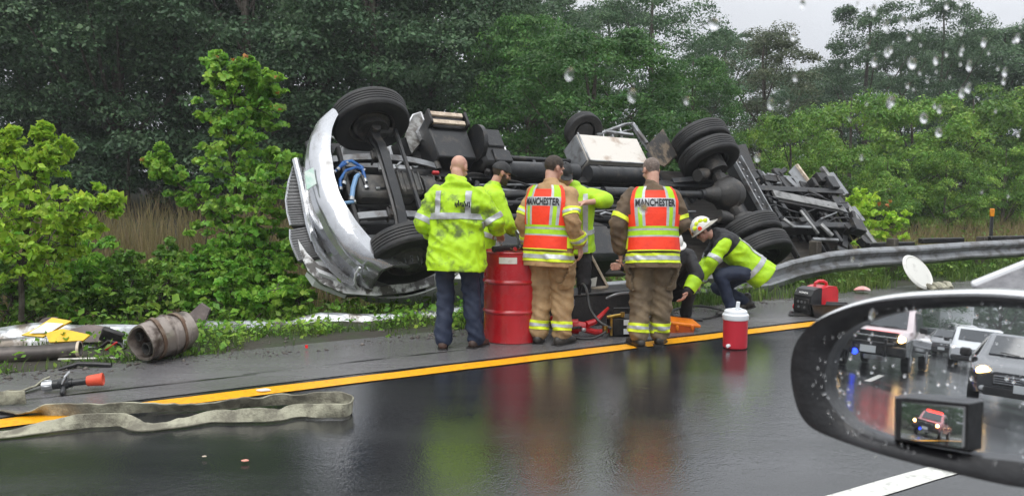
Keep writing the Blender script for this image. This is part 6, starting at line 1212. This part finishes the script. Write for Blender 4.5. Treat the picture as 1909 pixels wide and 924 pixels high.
# ================================================================ VEHICLES BEHIND (seen in the mirror)
m_glz = mat('car_glass', (.02, .025, .03), .06, spec=.8); m_tyr = m_rub
m_hl = mat('lit_headlight', (1, .8, .5), .3, emit=(1., .62, .22), es=14.); m_hl2 = mat('headlight_lens', (.5, .5, .5), .1)
m_redl = mat('red_beacon', (.8, .02, .02), .3, emit=(1., .03, .02), es=6.); m_pl = mat('plate_white', (.6, .62, .62), .4)
def vehicle(name, label, cat, pos, yaw, paint, secs, glasses, wz, wy, wx, front, grp='traffic queueing behind the car', shield=4):
    """x right, y forward; secs: (y, half width low, half width top, z bottom, z belt, z top)"""
    t = thing(name, label, cat, pos, yaw, grp)
    mb = MB(); mb.loft([[Vector(p) for p in ((-wl * .94, y, z0), (-wl, y, lerp(z0, zb, .35)), (-wl * .99, y, zb), (-wt, y, lerp(zb, zt, .93)), (-wt * .85, y, zt), (wt * .85, y, zt), (wt, y, lerp(zb, zt, .93)), (wl * .99, y, zb), (wl, y, lerp(z0, zb, .35)), (wl * .94, y, z0))] for y, wl, wt, z0, zb, zt in secs]); bd = mb.build('body', paint, t, ang=40)
    (ya, _, wa, _, _, za), (yb, _, wb_, _, _, zb_) = secs[shield], secs[shield + 1]
    P4 = [Vector((sx * .85 * lerp(wa, wb_, k) * .95, lerp(ya, yb, k), lerp(za, zb_, k))) for sx, k in ((-1, .95), (1, .95), (1, .07), (-1, .07))]; nw = Vector((0, za - zb_, yb - ya)).normalized()
    mb = MB(); mb.prism([p + nw * .016 for p in P4], nw * -.03); mb.build('windshield', m_glz, t)
    for s2 in (-1, 1): mb = MB(); mb.bar(P4[0].lerp(P4[1], .5 + .05 * s2) + nw * .03, P4[0].lerp(P4[1], .5 + .33 * s2) + nw * .03 + Vector((0, -.03, .03)), .02, .02); mb.build('wiper', m_blk, t)
    for nm, poly in glasses:
        if nm == 'windshield': continue
        for sx in ((1,) if nm == 'windshield' else (1, -1)):
            pp = [Vector((p[0] * sx, p[1], p[2])) for p in poly]; nn = (pp[1] - pp[0]).cross(pp[2] - pp[0]).normalized(); cc = sum(pp, Vector()) / len(pp)
            if nn.dot(cc - Vector((0, cc.y - .6 if nm == 'windshield' else cc.y, .8))) < 0: nn = -nn
            mb = MB(); mb.prism([p + nn * .012 for p in pp], nn * -.03); mb.build(nm, m_glz, t)
    for sx in (1, -1):
        for y in wy:
            mb = MB(); mb.lathe([(.19, -.10), (wz * .95, -.105), (wz, -.08), (wz, .08), (wz * .95, .105), (.19, .10)], (0, 0, 0), (1, 0, 0), 20); o = mb.build('wheel', m_tyr, t); o.location = (sx * (wx - .1), y, wz)
            mb = MB(); mb.cyl((sx * .06, 0, 0), (sx * .11, 0, 0), .20, n=16); mb.build('rim', m_alu, o)
    front(t, bd); return t
def fbox(t, n, c, s, m, bev=.02, R=None): mb = MB(); mb.box(c, s, R, bev); return mb.build(n, m, t)
def lamp(t, x, y, z, r, lit=True):
    for s in (1, -1): mb = MB(); mb.ell((s * x, y, z), (r, .05, r * .8), n=12, m=8); mb.build('headlight', m_hl if lit else m_hl2, t)
def mirrors(t, x, y, z, m):
    for s in (1, -1): fbox(t, 'wing_mirror', (s * x, y, z), (.22, .12, .18), m, .04)
yawB = ROAD_YAW - math.pi / 2                         # same heading as the car
m_rp = mat('red_pickup_paint', (.40, .015, .02), .14, coat=1.0, col2=(.34, .012, .018), scale=2); m_wvp = mat('white_van_paint', (.66, .67, .68), .2, coat=.6, col2=(.60, .61, .62), scale=2); m_bkp = mat('black_car_paint', (.015, .016, .018), .12, coat=1.); m_slp = mat('silver_car_paint', (.34, .35, .37), .2, .4, coat=.8); m_bxw = mat('white_box_body', (.72, .73, .74), .35, col2=(.64, .65, .66), scale=2)
def f_pickup(t, b):
    fbox(t, 'grille', (0, 2.83, .98), (1.5, .06, .36), m_blk); g_ = fbox(t, 'grille_bar', (0, 2.87, 1.0), (1.52, .04, .05), m_chr, .01)
    fbox(t, 'bumper', (0, 2.88, .62), (1.96, .22, .30), m_blk, .05); fbox(t, 'push_bar', (0, 3.02, .80), (1.3, .08, .10), m_blk); fbox(t, 'push_bar', (-.45, 3.0, .70), (.10, .12, .5), m_blk); fbox(t, 'push_bar', (.45, 3.0, .70), (.10, .12, .5), m_blk)
    fbox(t, 'licence_plate', (0, 3.04, .62), (.42, .02, .2), m_pl, .004); fbox(t, 'winch_plate', (.2, 3.0, .40), (.6, .06, .14), m_gry)
    lamp(t, .80, 2.82, .98, .13); mirrors(t, 1.14, .95, 1.30, m_blk)
    fbox(t, 'light_bar', (0, .1, 1.99), (1.2, .26, .10), m_redl, .03); mb = MB(); mb.ell((-.35, 2.98, .50), (.09, .05, .09), n=10, m=8); mb.build('blue_lamp', mat('blue_lamp', (.02, .05, .9), .3, emit=(.02, .06, 1.), es=4.), t)
def f_car(t, b):
    for k in range(4): fbox(t, 'grille_bar', (0, 2.26, .49 + .045 * k), (.98, .02, .014), m_chr, .004)
    mb = MB(); mb.ell((0, 2.27, .60), (.07, .02, .05), n=12, m=8); mb.build('badge', m_chr, t)
    mb = MB(); mb.bar((-.86, 2.0, .74), (.86, 2.0, .74), .015, .012); mb.build('hood_seam', m_blk, t)
    fbox(t, 'grille', (0, 2.22, .55), (1.0, .06, .20), m_blk, .03); fbox(t, 'lower_grille', (0, 2.26, .32), (1.3, .06, .16), m_blk, .03); lamp(t, .66, 2.13, .68, .13); mirrors(t, 1.0, .75, .98, m_blk); fbox(t, 'licence_plate', (0, 2.30, .42), (.32, .02, .15), m_pl, .004)
    for s in (1, -1): mb = MB(); mb.ell((s * .66, 2.24, .36), (.06, .03, .05), n=10, m=8); mb.build('fog_lamp', m_hl2, t)
def f_van(t, b):
    for k in range(3): fbox(t, 'grille_bar', (0, 2.40, .74 + .07 * k), (1.08, .02, .02), m_gry, .004)
    mb = MB(); mb.ell((0, 2.41, .92), (.08, .02, .06), n=12, m=8); mb.build('badge', m_chr, t)
    fbox(t, 'grille', (0, 2.36, .80), (1.1, .06, .22), m_blk, .03); fbox(t, 'bumper', (0, 2.38, .50), (1.8, .16, .24), m_blk, .05); lamp(t, .74, 2.30, .90, .15); mirrors(t, 1.16, 1.15, 1.28, m_blk); fbox(t, 'licence_plate', (0, 2.48, .50), (.42, .02, .16), m_pl, .004)
pickup = [(-2.9, .95, .93, .55, 1.0, 1.15), (-1.0, .98, .95, .50, 1.1, 1.18), (-.98, .98, .80, .50, 1.2, 1.90), (.0, .98, .80, .50, 1.2, 1.94), (.45, .98, .80, .50, 1.2, 1.88), (1.25, .98, .90, .50, 1.12, 1.24), (2.5, .96, .86, .52, 1.05, 1.16), (2.8, .92, .80, .58, 1.0, 1.08)]
sedan = [(-2.3, .78, .62, .40, .75, .95), (-1.9, .88, .70, .25, .82, 1.02), (-1.3, .90, .62, .22, .90, 1.30), (-.5, .90, .58, .22, .92, 1.46), (.2, .90, .58, .22, .92, 1.42), (1.0, .90, .74, .22, .86, .98), (1.8, .88, .66, .22, .74, .84), (2.2, .76, .52, .28, .62, .70)]
van = [(-2.6, .98, .86, .35, 1.2, 2.0), (.4, 1.0, .86, .32, 1.2, 2.02), (.9, 1.0, .84, .32, 1.2, 1.92), (1.6, 1.0, .88, .32, 1.12, 1.30), (2.25, .96, .80, .34, .98, 1.08), (2.4, .88, .72, .40, .85, .95)]
g_pick = (('windshield', [(-.80, 1.18, 1.27), (.80, 1.18, 1.27), (.70, .50, 1.84), (-.70, .50, 1.84)]), ('side_window', [(.97, .95, 1.25), (.83, .42, 1.80), (.83, -.85, 1.80), (.95, -.85, 1.25)]))
g_sed = (('windshield', [(-.72, .95, .99), (.72, .95, .99), (.54, .25, 1.38), (-.54, .25, 1.38)]), ('side_window', [(.86, .75, .96), (.62, .15, 1.36), (.64, -1.1, 1.32), (.84, -1.2, .96)]))
g_van = (('windshield', [(-.86, 1.52, 1.32), (.86, 1.52, 1.32), (.76, .98, 1.86), (-.76, .98, 1.86)]), ('side_window', [(.98, 1.25, 1.30), (.87, .85, 1.80), (.87, .0, 1.82), (.96, .0, 1.30)]))
def onroad(px, py): q = mgnd(px, py); return Vector((q.x, q.y, .004))
def back(p, L_): return p - D * L_                    # pixel marks the front bumper on the ground
m_pale = mat('pale_rose_body', (.62, .50, .50), .16, coat=.8, col2=(.56, .45, .45), scale=2)  # pale rose over the whole body, a black loft covers its lower part
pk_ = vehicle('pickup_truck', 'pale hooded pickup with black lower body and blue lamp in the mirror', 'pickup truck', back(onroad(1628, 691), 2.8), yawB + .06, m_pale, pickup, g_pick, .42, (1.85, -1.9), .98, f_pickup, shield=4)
mb = MB(); mb.loft([[Vector(p) for p in ((-w_, y, z0), (-w_ - .02, y, z1), (-w_ + .1, y, z1 + .04), (w_ - .1, y, z1 + .04), (w_ + .02, y, z1), (w_, y, z0))] for y, w_, z0, z1 in ((-2.92, .97, .52, .95), (1.3, .995, .48, 1.02), (2.5, .98, .50, .97), (2.84, .94, .54, .92))]); mb.build('lower_body', m_bkp, pk_, ang=40)
RPK = rw(-24.5, 7.05, .02)
vehicle('pickup_truck', 'red pickup parked on the shoulder behind, seen in the small square mirror', 'pickup truck', RPK - D * 2.8, yawB - .04, m_rp, pickup, g_pick, .42, (1.85, -1.9), .98, f_pickup, shield=4)
bk_ = vehicle('car', 'black car with lit headlight directly behind, at the right of the mirror', 'car', back(onroad(1903, 768), 2.2), yawB, m_bkp, sedan, g_sed, .33, (1.45, -1.45), .90, f_car)
vn_ = vehicle('van', 'white van with lit headlight behind the black car', 'van', back(onroad(1820, 690), 2.4), yawB + .03, m_wvp, van, g_van, .36, (1.6, -1.6), 1.0, f_van, shield=2)
vehicle('car', 'silver car farthest along the queue with both headlights lit', 'car', back(onroad(1733, 655), 2.2), yawB + .12, m_slp, sedan, g_sed, .33, (1.45, -1.45), .90, f_car)
vehicle('car', 'dark car with lit headlights in front of the white box truck', 'car', back(onroad(1762, 665), 2.2), yawB + .10, m_bkp, sedan, g_sed, .33, (1.45, -1.45), .90, f_car)
bt = vehicle('box_truck', 'white box truck standing tall behind the white van', 'truck', back(onroad(1786, 653), 2.4), yawB - .40, m_wvp, van, g_van, .42, (1.6,), 1.0, f_van, shield=2)
fbox(bt, 'cargo_box', (0, -4.0, 2.15), (2.5, 6.0, 2.6), m_bxw, .04); fbox(bt, 'chassis', (0, -3.6, .7), (1.2, 5.6, .3), m_blk)
for sx in (1, -1): mb = MB(); mb.cyl((sx * .75, -5.6, .48), (sx * 1.1, -5.6, .48), .48, n=20); mb.build('rear_wheel', m_tyr, bt)
for x in (-.7, .7): fbox(bt, 'marker_lamp', (x, -.98, 3.36), (.12, .04, .06), mat('amber', (.8, .3, .02), .4), .01)
bk_.scale = (1.04, 1.04, 1.02)
vn_.scale = (.96, .96, .82)
# two more firefighters standing on the shoulder beside the red pickup, seen only in the small mirror
for src, (du, dv), lb in ((rC[0], (.6, 1.9), 'firefighter in tan gear standing by the red pickup, seen in the small mirror'), (rE[0], (.2, 2.6), 'firefighter in brown gear standing by the red pickup, seen in the small mirror')):
    c_ = copy_tree(src); q = PKP + D * du + V * dv; c_.location = (q.x, q.y, .004); c_.rotation_euler = (0, 0, src.rotation_euler.z + 2.2); c_['label'] = lb; c_['group'] = 'firefighters by the red pickup'
for px, py, h, wd in ((1862, 648, 10, 1.2), (1890, 650, 11, 1.2), (1915, 652, 10, 1.3), (1842, 642, 9, 1.2), (1700, 634, 6, 1.6), (1728, 633, 5, 1.7), (1755, 634, 5.5, 1.6), (1668, 637, 8, 1.5), (1640, 640, 9, 1.4)):
    plant_tree(('oak', 'oak2', 'ash')[px % 3], 0, 0, 0, 'tree far behind the queue of traffic, seen in the mirror', 'trees far behind the traffic', wd, pos=mgnd(px, py), h=h)
# poles and wires behind
for k, u in enumerate((-58, -95)):
    t = thing('utility_pole', ('nearer' if k == 0 else 'farther') + ' wooden utility pole behind the traffic, seen in the mirror', 'utility pole', rw(u, -7.5, -.05)); mb = MB(); mb.cyl((0, 0, 0), (0, 0, 10.5), .17, .12, 12); mb.build('pole', m_bark, t); mb = MB(); mb.bar(V * -1.2 + Z * 9.8, V * 1.2 + Z * 9.8, .10, .12); mb.build('crossarm', m_bark, t)
for v in (-8.6, -7.5, -6.4):
    mb = MB(); mb.tube([rw(-95 + 37 * i / 10, v, 9.9 - .9 * (1 - (2 * i / 10 - 1) ** 2)) for i in range(11)], .015, 5); tag(mb.build('power_line', m_blk), 'sagging power line between the two utility poles', 'wire', 'power lines')

# rain on the car's side window (the water itself; blurred because it hangs half a metre from the lens)
rs = random.Random(5); mb = MB(); WV = .40
def on_window(x, y): r = ray(x, y); return CAM + r * (WV / r.dot(V))
for i in range(85):
    k = rs.random()
    if k < .66: x, y = rs.gauss(1740, 110), rs.gauss(110, 70)
    elif k < .8: x, y = rs.uniform(1150, 1909), rs.uniform(0, 240)
    else: x, y = rs.uniform(1000, 1909), rs.uniform(0, 600)
    r = .0011 + .0024 * rs.random() ** 1.8; p = on_window(x, y)
    B = basis(V, (D * .5 * rs.random() + Z).normalized()); mb.ell(p, (r, r * .2, r * rs.uniform(1, 1.7)), B, 10, 7)
for x, y, r in ((1722, 220, .004), (1750, 247, .0036), (1700, 118, .0044), (1330, 45, .004)): mb.ell(on_window(x, y), (r * 1.2, r * .2, r), basis(V), 12, 8)
tag(mb.build('window_rain', MATS['water'], cdr), kind='stuff')
# ================================================================ rain haze in the air
hm_ = bpy.data.materials.new('rain_haze'); hm_.use_nodes = True; t = hm_.node_tree; t.nodes.clear(); o = N(t, 'ShaderNodeOutputMaterial'); pv = N(t, 'ShaderNodeVolumePrincipled')
pv.inputs['Color'].default_value = (.86, .89, .92, 1); pv.inputs['Density'].default_value = .0012; pv.inputs['Anisotropy'].default_value = .2; t.links.new(pv.outputs[0], o.inputs['Volume'])
mb = MB(); mb.box((0, 0, 14), (1900, 1900, 34), bev=0); hz_ = mb.build('haze', hm_, smooth=False); tag(hz_, kind='stuff')
